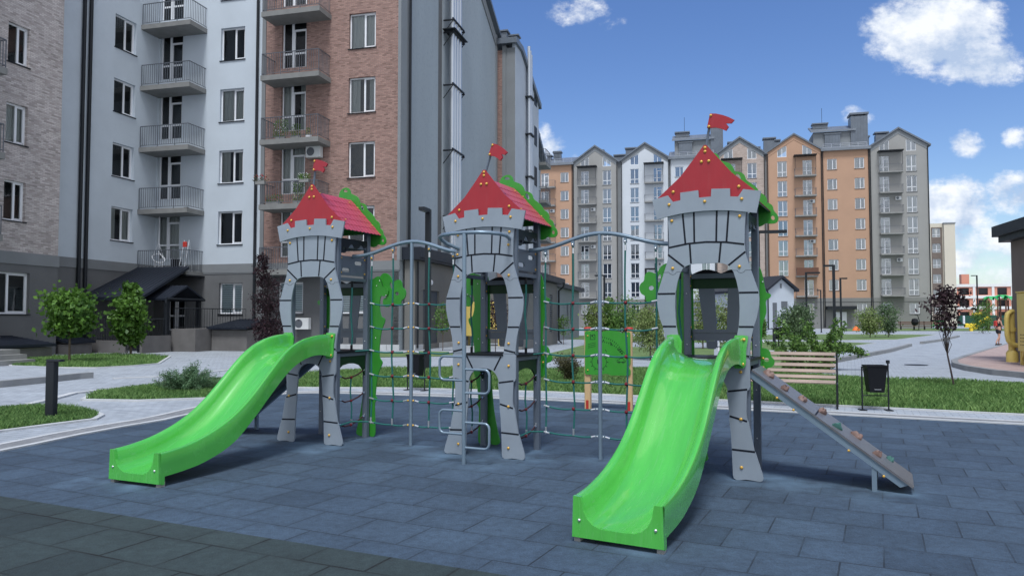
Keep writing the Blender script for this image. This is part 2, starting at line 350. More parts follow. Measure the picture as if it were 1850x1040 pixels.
    def dome(s, c, r, ax='-y', n=10):
        """bolt cap: a flattened half ball looking along ax"""
        pr = [(r, 0), (r, .18*r), (r*.88, .45*r), (r*.62, .68*r), (r*.3, .8*r), (.001, .83*r)]
        a, sg = ax[1], (-1 if ax[0] == '-' else 1)
        return s.lathe([(q, h*sg) for q, h in pr], c, a, n)
    def mesh(s, name, mats, smooth=False, recalc=True, bevel=0):
        me = bpy.data.meshes.new(name); me.from_pydata(s.v, [], s.f)
        for m in (mats if isinstance(mats, (list, tuple)) else [mats]): me.materials.append(M[m])
        me.polygons.foreach_set('material_index', s.m)
        if recalc:
            bm = bmesh.new(); bm.from_mesh(me); bmesh.ops.recalc_face_normals(bm, faces=bm.faces)
            bm.to_mesh(me); bm.free()
        if smooth:
            me.polygons.foreach_set('use_smooth', [True]*len(me.polygons))
            try: me.set_sharp_from_angle(angle=radians(38))
            except Exception: pass
        me.update(); return me
    def build(s, name, mats, parent=None, smooth=False, loc=None, rz=0, recalc=True):
        return link(s.mesh(name, mats, smooth, recalc), name, parent, loc, rz)

def link(me, name, parent=None, loc=None, rz=0):
    o = bpy.data.objects.new(name, me); COL.objects.link(o)
    if parent is not None: o.parent = parent
    if loc is not None: o.location = loc
    if rz: o.rotation_euler = (0, 0, rz)
    return o
def tag(o, label, cat, group=None):
    o['label'] = label; o['category'] = cat
    if group: o['group'] = group
    return o
def thing(name, label, cat, loc=(0, 0, 0), rz=0, group=None):
    o = bpy.data.objects.new(name, None); COL.objects.link(o); o.location = loc; o.rotation_euler = (0, 0, rz); o.empty_display_size = .2
    return tag(o, label, cat, group)
def struct(o, kind='structure'):
    o['kind'] = kind; return o
def copy_tree(o, parent=None):
    c = o.copy(); COL.objects.link(c); c.parent = parent
    for ch in list(o.children): copy_tree(ch, c)
    return c
def ell(cx, cz, rx, rz, n=12, rot=0):
    return [(cx+rx*cos(2*pi*i/n)*cos(rot)-rz*sin(2*pi*i/n)*sin(rot), cz+rx*cos(2*pi*i/n)*sin(rot)+rz*sin(2*pi*i/n)*cos(rot)) for i in range(n)]
def smoothpoly(pts, it=1):
    for _ in range(it):
        q = []
        for i in range(len(pts)):
            a, b = pts[i], pts[(i+1) % len(pts)]
            q.append((a[0]*.78+b[0]*.22, a[1]*.78+b[1]*.22)); q.append((a[0]*.22+b[0]*.78, a[1]*.22+b[1]*.78))
        pts = q
    return pts
def strip2(a, b, w):
    """thin quad (as polygon) from a to b with width w"""
    dx, dy = b[0]-a[0], b[1]-a[1]; l = sqrt(dx*dx+dy*dy) or 1; nx, ny = -dy/l*w/2, dx/l*w/2
    return [(a[0]+nx, a[1]+ny), (a[0]-nx, a[1]-ny), (b[0]-nx, b[1]-ny), (b[0]+nx, b[1]+ny)]

# ================================================================== PLAY TOWERS
def zs(z): return 1.5+(z-1.5)*.965 if z > 1.5 else z
def mir(pts): return [(-x, z) for x, z in reversed(pts)]
_half = [(-.372, 2.545), (-.358, 2.367), (-.354, 2.212), (-.362, 2.12), (-.380, 2.04), (-.405, 1.965), (-.44, 1.85), (-.474, 1.745), (-.479, 1.67), (-.474, 1.60), (-.455, 1.50), (-.425, 1.41), (-.40, 1.30), (-.388, 1.20), (-.384, 1.128),
         (-.243, 1.128), (-.252, 1.20), (-.270, 1.30), (-.292, 1.415), (-.300, 1.50), (-.303, 1.597), (-.298, 1.742), (-.278, 1.85), (-.252, 1.938), (-.222, 1.99), (-.19, 2.012), (-.15, 2.027), (-.11, 2.032)]
UP_L = [(x, zs(z)) for x, z in _half]
_top = [(x, zs(z)) for x, z in [(.372, 2.545), (.2, 2.56), (0, 2.565), (-.2, 2.56)]]
UPPER = UP_L+[(-x, z) for x, z in reversed(UP_L)]+[(.2, zs(2.56)), (0, zs(2.565)), (-.2, zs(2.56))]
_lh = [(-.235, 1.10), (-.235, 1.124), (-.372, 1.124), (-.388, 1.105), (-.388, .862), (-.378, .838), (-.360, .822), (-.354, .72), (-.352, .61), (-.358, .565), (-.372, .53), (-.418, .28), (-.428, .262), (-.486, .075), (-.494, .035), (-.484, .014), (-.46, .006), (-.40, .012), (-.34, .014), (-.29, .006), (-.255, .005), (-.232, .016), (-.224, .045), (-.217, .268), (-.208, .44), (-.196, .55), (-.198, .60), (-.182, .76), (-.176, .80), (-.184, .83), (-.170, .87), (-.145, .910), (-.11, .94), (-.06, .958), (0, .964)]
LOWER = _lh+[(-x, z) for x, z in reversed(_lh[:-1])]
CROWN = [(x, zs(z)) for x, z in [(-.468, 2.490), (-.36, 2.515), (-.237, 2.535), (-.12, 2.545), (0, 2.549), (.12, 2.545), (.237, 2.535), (.36, 2.515), (.468, 2.495), (.512, 2.703), (.352, 2.734), (.306, 2.664), (.233, 2.672), (.232, 2.75), (.061, 2.76), (.056, 2.684), (-.059, 2.682), (-.064, 2.756), (-.236, 2.746), (-.235, 2.67), (-.310, 2.658), (-.358, 2.727), (-.514, 2.693)]]
GABLE = [(x, zs(z)) for x, z in [(-.012, 3.205), (.012, 3.205), (.05, 3.158), (.12, 3.068), (.245, 2.910), (.45, 2.722), (.49, 2.69), (.44, 2.60), (-.44, 2.60), (-.49, 2.69), (-.45, 2.722), (-.245, 2.905), (-.12, 3.062), (-.05, 3.155)]]
GROOVE_UP = [((-.358, 2.201), (-.174, 2.233)), ((-.174, 2.233), (0, 2.242)), ((0, 2.242), (.181, 2.232)), ((.181, 2.232), (.352, 2.203)),
             ((-.221, 2.55), (-.196, 2.236)), ((-.112, 2.55), (-.110, 2.24)), ((.105, 2.55), (.096, 2.24)), ((.215, 2.55), (.191, 2.234)),
             ((-.155, 2.232), (-.144, 2.036)), ((.140, 2.232), (.120, 2.036)), ((-.366, 2.132), (-.212, 2.002)), ((.362, 2.132), (.205, 2.004)),
             ((-.472, 1.738), (-.300, 1.738)), ((.472, 1.738), (.300, 1.738)), ((-.426, 1.413), (-.294, 1.413)), ((.426, 1.413), (.294, 1.413)),
             ((-.383, 1.140), (-.248, 1.168)), ((.383, 1.140), (.248, 1.168))]
GROOVE_LO = [((-.212, 1.095), (-.129, .945)), ((.212, 1.095), (.129, .945)), ((-.362, .838), (-.186, .812)), ((.362, .838), (.186, .812)),
             ((-.354, .545), (-.2, .585)), ((.356, .545), (.2, .585)), ((-.420, .272), (-.218, .280)), ((.424, .272), (.218, .280))]
BOLTS = [(0, zs(3.178), .003), (0, zs(3.140), .003), (-.035, zs(3.041), 0), (.035, zs(3.042), 0), (-.31, zs(2.762), 0), (.31, zs(2.766), 0),
         (-.346, zs(2.632), -.022), (-.003, zs(2.640), -.022), (.338, zs(2.640), -.022), (-.326, zs(2.470), 0), (.314, zs(2.478), 0), (-.322, zs(1.992), 0), (.306, zs(1.99), 0),
         (-.312, 1.236, 0), (.305, 1.236, 0), (-.314, .995, 0), (.305, .996, 0), (-.314, .562, 0), (.302, .562, 0), (-.314, .121, 0), (.302, .121, 0)]
TRUNK_A = [(.30, 2.01), (.405, 2.009), (.44, 2.035), (.495, 2.048), (.53, 2.0), (.545, 1.91), (.60, 1.91), (.64, 1.87), (.63, 1.81), (.58, 1.785), (.525, 1.80), (.507, 1.74), (.505, 1.62), (.53, 1.53), (.56, 1.52), (.589, 1.50), (.585, 1.46), (.555, 1.40), (.53, 1.33), (.51, 1.2), (.503, 1.05), (.515, 1.0), (.553, .96), (.55, .93), (.50, .83), (.47, .72), (.45, .55), (.455, .515), (.474, .495), (.465, .47), (.438, .433), (.445, .25), (.455, .071), (.442, .015), (.40, .003), (.34, .03), (.27, .012), (.221, .004), (.17, .02), (.158, .053), (.20, .2), (.242, .404), (.269, .67), (.275, .813), (.29, 1.05), (.295, 1.5)]
CLUSTER_A = [(.44, 2.0), (.47, 2.035), (.50, 2.04), (.53, 2.075), (.559, 2.086), (.61, 2.077), (.655, 2.04), (.685, 1.985), (.715, 1.975), (.74, 1.99), (.78, 2.0), (.81, 1.985), (.83, 1.95), (.832, 1.90), (.875, 1.87), (.89, 1.82), (.87, 1.76), (.82, 1.735), (.815, 1.675), (.76, 1.665), (.691, 1.686), (.66, 1.68), (.63, 1.655), (.595, 1.65), (.555, 1.67), (.54, 1.71), (.55, 1.755), (.60, 1.78), (.58, 1.83), (.48, 1.85)]
TRUNK_B = [(.29, 2.0), (.32, 2.035), (.348, 2.037), (.381, 2.009), (.406, 1.926), (.43, 1.776), (.44, 1.748), (.475, 1.742), (.485, 1.72), (.47, 1.695), (.44, 1.68), (.430, 1.65), (.438, 1.58), (.433, 1.533), (.399, 1.438), (.391, 1.33), (.387, 1.1), (.385, .86), (.36, .80), (.30, .80), (.29, 1.2)]
BALL_B = [(.33, 1.16), (.375, 1.194), (.434, 1.189), (.466, 1.156), (.472, 1.11), (.504, 1.076), (.505, 1.03), (.475, 1.0), (.43, .99), (.432, .93), (.42, .87), (.385, .825), (.34, .83)]
FOL_TOP = [(-.46, 2.66), (-.195, 3.05), (-.21, 3.10), (-.205, 3.17), (-.175, 3.215), (-.12, 3.24), (-.06, 3.235), (-.03, 3.20), (-.02, 3.155), (.03, 3.135), (.085, 3.11), (.12, 3.06), (.13, 3.02), (.18, 3.015), (.225, 2.985), (.245, 2.92), (.30, 2.88), (.345, 2.84), (.375, 2.785), (.43, 2.75), (.45, 2.70), (.44, 2.655), (.40, 2.60), (-.42, 2.60)]
FOL_LOW = [(.30, 2.62), (.44, 2.67), (.47, 2.665), (.505, 2.635), (.513, 2.585), (.55, 2.54), (.56, 2.49), (.535, 2.455), (.48, 2.45), (.433, 2.462), (.40, 2.435), (.35, 2.425), (.28, 2.45), (.24, 2.52)]

BOLT_ME = None
def bolt(parent, p, ax='-y', m='gold', r=.0155):
    mb = MB(); mb.dome((0, 0, 0), r, ax)
    key = ('bolt', ax, m, r)
    if key not in CACHE: CACHE[key] = mb.mesh('bolt_cap', m, smooth=True)
    return link(CACHE[key], 'bolt_cap', parent, p)
CACHE = {}

def slide(parent, ang, label):
    """open chute built along its own side profile"""
    top = [(.02, 1.315), (-.15, 1.318), (-.32, 1.300), (-.50, 1.262), (-.66, 1.200), (-.80, 1.118), (-.93, 1.018), (-1.06, .905), (-1.20, .782), (-1.34, .668), (-1.50, .560), (-1.66, .478), (-1.82, .415), (-1.98, .368), (-2.14, .335), (-2.30, .314), (-2.43, .306)]
    bot = [(.02, 1.03), (-.15, 1.075), (-.32, 1.075), (-.50, 1.030), (-.66, .960), (-.80, .868), (-.93, .762), (-1.06, .652), (-1.20, .528), (-1.34, .412), (-1.50, .295), (-1.66, .218), (-1.82, .168), (-1.98, .130), (-2.14, .110), (-2.30, .098), (-2.43, .092)]
    # resample finer
    def rs(l):
        out = []
        for i in range(len(l)-1):
            p0 = l[max(i-1, 0)]; p1 = l[i]; p2 = l[i+1]; p3 = l[min(i+2, len(l)-1)]
            for k in range(3):
                t = k/3; out.append(tuple(.5*((2*p1[j])+(-p0[j]+p2[j])*t+(2*p0[j]-5*p1[j]+4*p2[j]-p3[j])*t*t+(-p0[j]+3*p1[j]-3*p2[j]+p3[j])*t**3) for j in (0, 1)))
        out.append(l[-1]); return out
    top = rs(top); bot = rs(bot); n = len(top); mb = MB(); vs = []; m = 0
    for i in range(n):
        y, zt = top[i]; zb = bot[i][1]; t = i/(n-1)
        dep = .205
        bed = zt-dep
        W = .295+.015*t+.045*max(0, 1-t*6); w = W-.055-.008*t
        sec = [(-W, zb), (-W-.001, zb+(zt-zb)*.5), (-W-.003, zt-.016), (-W+.002, zt-.004), (-W+.012, zt), (-W+.034, zt-.002), (-W+.046, zt-.012), (-w, zt-.03), (-w+.008, zt-.09), (-w+.028, bed+.062), (-w+.062, bed+.030), (-w+.108, bed+.010), (-.07, bed+.001)]
        sec = sec+[(0, bed)]+[(-a, b) for a, b in reversed(sec)]
        und = [(W-.018, zb+.001), (W-.02, min(bed, zb+.05)-.0), (-W+.02, min(bed, zb+.05)-.0), (-W+.018, zb+.001)]
        sec = sec+und; m = len(sec)
        vs += [(a, y, b) for a, b in sec]
    fs = []
    for i in range(n-1):
        for j in range(m): fs.append((i*m+j, i*m+(j+1) % m, (i+1)*m+(j+1) % m, (i+1)*m+j))
    mb.add(vs, fs)
    s = mb.build('slide', 'green_slide', parent, smooth=True, rz=ang); s['label'] = label
    # end wall with the U cut out
    U = [(.315, .036), (.306, .306), (.252, .304), (.245, .268), (.235, .215), (.21, .165), (.17, .128), (.12, .110), (.05, .106)]
    poly = U+[(-a, b) for a, b in reversed(U)]
    mb = MB(); mb.prism(poly, -2.452, -2.424); mb.box(-.312, -2.424, .024, -.298, -2.385, .12); mb.box(.298, -2.424, .024, .312, -2.385, .12)
    mb.build('end_wall', 'green_slide', s)
    for sg in (-1, 1):
        MB().box(sg*.285-.022, -2.435, -.004, sg*.285+.022, -2.375, .05).build('foot', 'concrete', s)
        bolt(s, (sg*.262, -2.453, .150), '-y', 'silver', .011)
        fl = MB(); fl.prism(smoothpoly([(sg*.235, 1.335), (sg*.375, 1.335), (sg*.383, 1.31), (sg*.362, 1.2), (sg*.36, 1.06), (sg*.33, 1.03), (sg*.24, 1.03)] if sg > 0 else [(sg*.24, 1.03), (sg*.33, 1.03), (sg*.36, 1.06), (sg*.362, 1.2), (sg*.383, 1.31), (sg*.375, 1.335), (sg*.235, 1.335)]), -.028, -.004)
        fl.build('flange', 'green_slide', s)
        bolt(s, (sg*.345, -.029, 1.295)); bolt(s, (sg*.33, -.029, 1.07))
    return s

def tower(loc, ang, label, mirror, flag_tilt, flag_yaw, scale=1.0, ramp_side=0):
    t = thing('play_tower', label, 'play tower', loc, -radians(ang), 'castle towers of the climbing frame'); t.scale = (scale,)*3
    sx = -1 if mirror else 1
    fx = lambda pts: ([(-x, z) for x, z in reversed(pts)] if mirror else pts)
    # --- front
    mb = MB(); mb.prism(UPPER, 0, .020); mb.mi = 1
    for a, b in GROOVE_UP:
        mb.prism(strip2((a[0], zs(a[1])), (b[0], zs(b[1])), .0175), -.0016, .002)
    for sg in (-1, 1):   # interlocking seam under the shoulder
        pts = [(.425, 1.953), (.36, 1.953), (.345, 1.935), (.32, 1.928), (.297, 1.935), (.285, 1.953), (.243, 1.956)]
        for a, b in zip(pts, pts[1:]): mb.prism(strip2((sg*a[0], zs(a[1])), (sg*b[0], zs(b[1])), .003), -.0008, .002)
    mb.build('upper_panel', ['panel_grey', 'groove'], t)
    mb = MB(); mb.prism(LOWER, 0, .020); mb.mi = 1
    for a, b in GROOVE_LO: mb.prism(strip2(a, b, .0175), -.0016, .002)
    mb.build('lower_panel', ['panel_grey', 'groove'], t)
    MB().prism(CROWN, -.022, -.002).build('battlement', 'panel_grey', t)
    MB().prism(GABLE, .001, .019).build('gable', 'red_panel', t)
    for x, z, y in BOLTS: bolt(t, (x, y-.001, z))
    # --- frame
    for x in (-.345, .345):
        for y in (.068, .67):
            h = zs(2.60) if y < .3 else zs(2.66)
            mb = MB(); mb.rbox(x-.034, y-.034, 0, x+.034, y+.034, h, .007); mb.build('post', 'post', t)
        z = zs(2.44); open_side = (ramp_side*x > 0)
        for bx_ in ((x-.02, .11, z-.03, x+.02, .628, z+.03), (x-.018, .11, zs(2.005)-.02, x+.018, .628, zs(2.005)+.02), (x-.025, .11, 1.045, x+.025, .628, 1.085)):
            
            if not (open_side and 1.9 < bx_[2] < 2.1): MB().box(*bx_).build('side_rail', 'panel_dark', t)
        val = [(.09, zs(2.52)), (.65, zs(2.52)), (.65, zs(2.47)), (.60, zs(2.43)), (.57, zs(2.42)), (.54, zs(2.45)), (.50, zs(2.455)), (.46, zs(2.42)), (.42, zs(2.40)), (.37, zs(2.41)), (.34, zs(2.45)), (.30, zs(2.455)), (.26, zs(2.42)), (.23, zs(2.37)), (.18, zs(2.335)), (.12, zs(2.33)), (.09, zs(2.34))]
        MB().prism(val, x+(.02 if x > 0 else -.02)-.006, x+(.02 if x > 0 else -.02)+.006, 'x', holes=[ell(.165, zs(2.385), .035, .02)]).build('valance', 'black_plastic', t)
        if open_side: continue
        sp = [(.105, 2.035), (.632, 2.035), (.632, 2.272), (.105, 2.272)]
        def slot(cx, cz): return [(cx-.07+.025*cos(a), cz+.024*sin(a)) for a in np.linspace(pi/2, 3*pi/2, 6)]+[(cx+.04+.025*cos(a), cz+.024*sin(a)) for a in np.linspace(-pi/2, pi/2, 6)]
        MB().prism(sp, x-.008, x+.008, 'x', holes=[slot(.245, 2.10), slot(.495, 2.195)]).build('side_panel', 'panel_dark', t)
        for yy, zz in ((.13, 2.245), (.13, 2.065), (.605, 2.245), (.605, 2.065)): bolt(t, (x+(.009 if x > 0 else -.009), yy, zz), '+x' if x > 0 else '-x', 'gold', .013)
        ap = [(.09, 1.04), (.65, 1.04), (.65, .78), (.62, .80), (.59, .87), (.52, .925), (.42, .95), (.30, .955), (.18, .94), (.12, .905), (.09, .85)]
        MB().prism(ap, x-.01, x+.01, 'x').build('apron', 'green_shaded', t)
        # climbing rope inside the side opening
        mb = MB(); mb.tube([(x, .36, 1.97), (x+.006, .355, 1.8), (x-.012, .36, 1.55), (x+.012, .36, 1.3), (x, .36, 1.11)], .010, 8); mb.mi = 1
        mb.tube([(x, .36, 1.97), (x, .36, 1.89)], .016, 8); mb.tube([(x, .36, 1.18), (x, .36, 1.10)], .016, 8)
        mb.build('hanging_rope', ['rope', 'black_plastic'], t, smooth=True)
        # little rope net under the platform
        nt_ = MB(); 
        for zz in (.83, .545, .25):
            nt_.mi = 1; nt_.tube([(x, .11, zz-.01), (x, .24, zz-.055), (x, .36, zz-.05), (x, .50, zz-.02), (x, .628, zz+.03)], .0095, 7)
            nt_.mi = 2; nt_.tube([(x, .11, zz-.01), (x, .155, zz-.028)], .014, 7); nt_.tube([(x, .60, zz+.02), (x, .628, zz+.03)], .014, 7)
            nt_.mi = 3; nt_.lathe([(.001, -.02), (.014, -.014), (.019, 0), (.014, .014), (.001, .02)], (x, .36, zz-.05), 'z', 8)
        nt_.mi = 0; nt_.tube([(x, .36, .79), (x-.008, .355, .6), (x+.012, .36, .42), (x, .37, .20)], .0095, 7)
        nt_.mi = 2; nt_.tube([(x+.002, .366, .27), (x, .37, .195)], .014, 7)
        nt_.build('small_net', ['rope', 'rope_dark', 'silver', 'ball_red'], t, smooth=True)
    for bx_ in ((-.30, .05, zs(2.44)-.03, .30, .09, zs(2.44)+.03), (-.30, .65, zs(2.44)-.03, .30, .69, zs(2.44)+.03), (-.30, .66, 1.905, .30, .70, 1.955)):
        MB().box(*bx_).build('cross_rail', 'panel_dark', t)
    mb = MB(); mb.box(-.385, .025, 1.088, .385, .715, 1.112); mb.box(-.30, .024, 1.04, .30, .06, 1.086); mb.box(-.30, .66, 1.04, .30, .70, 1.086); mb.box(-.24, -.012, 1.103, .24, .03, 1.118)
    mb.build('platform', 'black_plastic', t)
    # --- back wall: green beam, sill, slats
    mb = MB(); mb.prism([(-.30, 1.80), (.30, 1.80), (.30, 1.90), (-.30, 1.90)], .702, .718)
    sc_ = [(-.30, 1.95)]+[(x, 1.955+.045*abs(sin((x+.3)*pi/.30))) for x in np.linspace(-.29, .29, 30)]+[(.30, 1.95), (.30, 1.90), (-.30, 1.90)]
    mb.build('back_beam', 'green_shaded', t)
    MB().prism(sc_, .703, .717).build('back_trim', 'black_plastic', t)
    mb = MB()
    for sgn in (-1, 1):
        mb.prism([(sgn*.235, 1.80), (sgn*.068, 1.80), (sgn*.05, 1.36), (sgn*.18, 1.36)], .690, .701)
    mb.build('slat_screen', 'panel_dark', t)
    mb = MB(); mb.box(-.30, .685, 1.345, .30, .725, 1.378); mb.box(-.30, .695, 1.262, .30, .710, 1.344); mb.prism([(-.158, 1.26), (-.05, 1.26), (-.05, 1.20), (-.07, 1.175), (-.14, 1.175), (-.158, 1.20)], .694, .708); mb.prism([(.05, 1.26), (.158, 1.26), (.158, 1.20), (.14, 1.175), (.07, 1.175), (.05, 1.20)], .694, .708)
    mb.build('sill_rail', 'panel_dark', t)
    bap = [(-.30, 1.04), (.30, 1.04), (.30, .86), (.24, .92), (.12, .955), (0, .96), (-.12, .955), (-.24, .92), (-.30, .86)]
    MB().prism(bap, .702, .716).build('apron', 'green_shaded', t)
    # --- tree-shaped panels
    A = [(sx*-1*x, z) for x, z in TRUNK_A] if not mirror else TRUNK_A
    mb = MB(); sa = -1 if not mirror else 1
    mb.prism([(sa*x, z) for x, z in smoothpoly(TRUNK_A)], .722, .738)
    mb.prism([(sa*x, z) for x, z in smoothpoly(CLUSTER_A)], .740, .756, holes=[[(sa*x, z) for x, z in ell(.665, 1.925, .017, .045, rot=.2)], [(sa*x, z) for x, z in ell(.755, 1.82, .03, .025)]])
    mb.mi = 1
    arc = [(.505, 2.035), (.53, 1.99), (.54, 1.95), (.56, 1.91)]
    for a, b in zip(arc, arc[1:]): mb.prism(strip2((sa*a[0], a[1]), (sa*b[0], b[1]), .004), .7205, .723)
    mb.build('trunk_panel', ['green_panel', 'groove'], t)
    for bx, bz in ((.505, 1.985), (.46, 1.925), (.60, 1.80), (.45, 1.26)): bolt(t, (sa*bx, .721, bz), '-y', 'silver', .008)
    sb = -sa
    mb = MB(); mb.prism([(sb*x, z) for x, z in smoothpoly(TRUNK_B)], .722, .738)
    mb.prism([(sb*x, z) for x, z in smoothpoly(BALL_B)], .740, .756, holes=[[(sb*x, z) for x, z in ell(.43, 1.075, .024, .02)]])
    mb.build('trunk_panel', 'green_panel', t)
    for bx, bz in ((.405, 1.86), (.405, 1.25), (.40, 1.09), (.40, 1.0)): bolt(t, (sb*bx, .721, bz), '-y', 'silver' if bz > 1.1 else 'gold', .008 if bz > 1.1 else .012)
    # bolts on the back posts
    for x in (-.345, .345):
        for z in (1.75, 1.22, .78, .3): bolt(t, (x, .635, z), '-y', 'silver', .007)
        for z in (1.93, 1.83, 1.40, 1.30): bolt(t, (x-(.035 if x > 0 else -.035), .66, z), '-x' if x > 0 else '+x', 'gold', .011)
    # --- foliage behind the roof
    mb = MB(); mb.prism(smoothpoly(FOL_TOP), .800, .816, holes=[ell(-.105, 3.195, .038, .017, rot=-.2), ell(.165, 2.958, .02, .042, rot=.45)])
    for sg in (1, -1):
        mb.prism([(sg*x, z) for x, z in smoothpoly(FOL_LOW)], .780, .796, holes=[[(sg*x, z) for x, z in ell(.505, 2.51, .017, .024, rot=.4)]])
    mb.build('foliage_panel', 'green_panel', t)
    # --- roof: two tiled slopes
    rz0, rz1, hw = zs(3.12), zs(2.62), .475
    L = sqrt(hw*hw+(rz0-rz1)**2)
    rf = []
    for sg in (-1, 1):
        def P(s, y, up=0):  # s distance down the slope
            nx, nz = (rz0-rz1)/L, hw/L
            return (sg*(s/L*hw+nx*up), y, rz0-s/L*(rz0-rz1)+nz*up)
        mb = MB()
        mb.add([P(0, .03), P(L, .03), P(L, .79), P(0, .79), P(0, .03, -.012), P(L, .03, -.012), P(L, .79, -.012), P(0, .79, -.012)], [(0, 1, 2, 3), (4, 7, 6, 5), (0, 4, 5, 1), (1, 5, 6, 2), (2, 6, 7, 3), (3, 7, 4, 0)])
        mb.build('roof_slope', 'panel_dark', t)
        mb = MB(); nr, nc = 6, 10; rw = L/nr; cw = .76/nc
        for r in range(nr):
            for c in range(nc):
                y0 = .03+c*cw+.003; y1 = .03+(c+1)*cw-.003; s0 = r*rw-.01 if r else 0; s1 = (r+1)*rw
                edge = [(y0+(y1-y0)*k/6, s1+.017*sin(pi*k/6)) for k in range(7)]
                ring = [(y0, s0)]+edge+[(y1, s0)]
                up = [P(s, y, .001+.0045*(s-s0)/(s1-s0)) for y, s in ring]; dn = [P(s, y, .0) for y, s in ring]
                n_ = len(ring); mb.add(up+dn, [tuple(range(n_)), tuple(reversed(range(n_, 2*n_)))]+[(i, (i+1) % n_, (i+1) % n_+n_, i+n_) for i in range(n_)])
        mb.build('roof_tiles', 'red_tile', t)
        for s, y in ((.03, .12), (.09, .66), (.17, .76), (.50, .20), (.52, .74)):
            x_, y_, z_ = P(s, y, .012); bolt(t, (x_, y_, z_), '+z', 'gold', .012)
    # --- flag
    a = radians(flag_tilt); bx, bz = 0, zs(3.17); ln = .30
    mb = MB(); mb.tube([(-sin(a)*.15, .034, bz-.15*cos(a)), (sin(a)*ln, .034, bz-.0+cos(a)*ln)], .0125, 10)
    fp = mb.build('flagpole', 'post', t, smooth=True)
    F0 = [(-.014, -.003), (-.008, .136), (.05, .137), (.12, .124), (.18, .106), (.240, .080), (.216, .047), (.165, .046), (.196, .014), (.176, -.024), (.13, -.006), (.07, .004)]
    mb = MB(); mb.prism(F0, -.008, .008)
    f = mb.build('flag', 'red_panel', fp); f.matrix_parent_inverse = Matrix()
    f.location = (sin(a)*(ln-.10), .012, bz+cos(a)*(ln-.10)); f.rotation_euler = (0, a, radians(flag_yaw)) ; f.rotation_mode = 'XYZ'
    f.rotation_euler = (Matrix.Rotation(a, 3, 'Y') @ Matrix.Rotation(radians(flag_yaw), 3, 'Z')).to_euler()
    for q in (.012, .118):
        bolt(f, (.004, -.009, q), '-y', 'gold', .014)
    return t

T1P, T1A = Vector((-2.449, 9.0125, 0)), 24.5
T2P, T2A = Vector((-.311, 8.139, 0)), 25.5
T3P, T3A = Vector((1.863, 7.100, 0)), 27.0
t1 = tower(T1P, T1A, 'farthest castle tower, left of the three, with a green slide curving down to the left', True, 6, -10, 1.0, -1)
t2 = tower(T2P, T2A, 'middle castle tower with the looped grey climbing pole in front and no slide', False, 19, -13)
t3 = tower(T3P, T3A, 'nearest castle tower on the right with a green slide and a ramp of climbing holds', False, 10, -8, 1.01, 1)
slide(t1, radians(1.2), 'left green slide'); slide(t3, radians(-1.4), 'right green slide')

def ramp(t, sg):
    """flat climbing ramp leaning on the side of the tower"""
    u0, z0, u1, z1 = .40, 1.02, 1.70, .075
    mb = MB()
    def q(u, off=0):
        k = (z1-z0)/(u1-u0); l = sqrt(1+k*k); return (u-k/l*off*1.0 if 0 else u+(-k/l)*off, z0+(u-u0)*k+off/l)
    pts = [q(u0), q(u1), q(u1, -.018), q(u0, -.018)]
    r = MB(); r.prism([(sg*a, b) for a, b in pts], .05, .65)
    r.mi = 1; mid = q(.93, .0008); m2 = q(.942, .0008); m3 = q(.942, -.003); m4 = q(.93, -.003)
    r.prism([(sg*a, b) for a, b in (mid, m2, m3, m4)], .06, .64)
    o = r.build('climbing_ramp', ['ramp', 'groove'], t)
    o['label'] = 'ramp with climbing holds'
    f = MB()
    for y in (.062, .60):
        pp = [q(u0, -.0185), q(u1-.03, -.0185), q(u1-.06, -.075), q(u0+.02, -.075)]
        f.prism([(sg*a, b) for a, b in pp], y, y+.04)
    f.box(sg*1.38, .07, 0, sg*1.42, .11, .24); f.box(sg*1.38, .59, 0, sg*1.42, .63, .24)
    f.build('ramp_frame', 'steel_blue', o)
    rr = random.Random(5)
    hs = [(.50, .34, 0), (.66, .20, 0), (.80, .34, 0), (.96, .42, 0), (1.10, .22, 1), (1.25, .46, 0), (1.42, .28, 0), (1.52, .52, 1)]
    for i, (u, y, g) in enumerate(hs):
        k = (z1-z0)/(u1-u0); a = atan(k)
        vs = []; h = MB(); nn = 9; rx, ry, hh = rr.uniform(.045, .06), rr.uniform(.025, .034), rr.uniform(.03, .042)
        prof = [(1, 0), (1.02, .35), (.8, .75), (.55, .95), (.25, .9 if i % 2 else 1.05), (.02, .8)]
        vv = []
        for (pr, ph_) in prof:
            for j in range(nn):
                an = 2*pi*j/nn; w = 1+.18*sin(3*an+i)+.1*rr.uniform(-1, 1)
                vv.append((pr*rx*cos(an)*w, pr*ry*sin(an)*w, ph_*hh*(1+.35*cos(2*an+i))))
        fs = [(p*nn+j, p*nn+(j+1) % nn, (p+1)*nn+(j+1) % nn, (p+1)*nn+j) for p in range(len(prof)-1) for j in range(nn)]
        fs += [tuple(range((len(prof)-1)*nn, len(prof)*nn))]
        h.add(vv, fs)
        hb = h.build('climbing_hold', 'hold_green' if g else 'hold_brown', o, smooth=True)
        p = q(u, .0005); hb.location = (sg*p[0], y, p[1])
        hb.rotation_euler = (Matrix.Rotation(-a*sg, 3, 'Y') @ Matrix.Rotation(rr.uniform(0, 1.2), 3, 'Z')).to_euler()
        p = q(u, -.08)
        if i in (1, 2, 5, 7): bolt(o, (sg*p[0], .06, p[1]), '-y', 'gold', .012)
ramp(t3, 1); ramp(t1, -1)

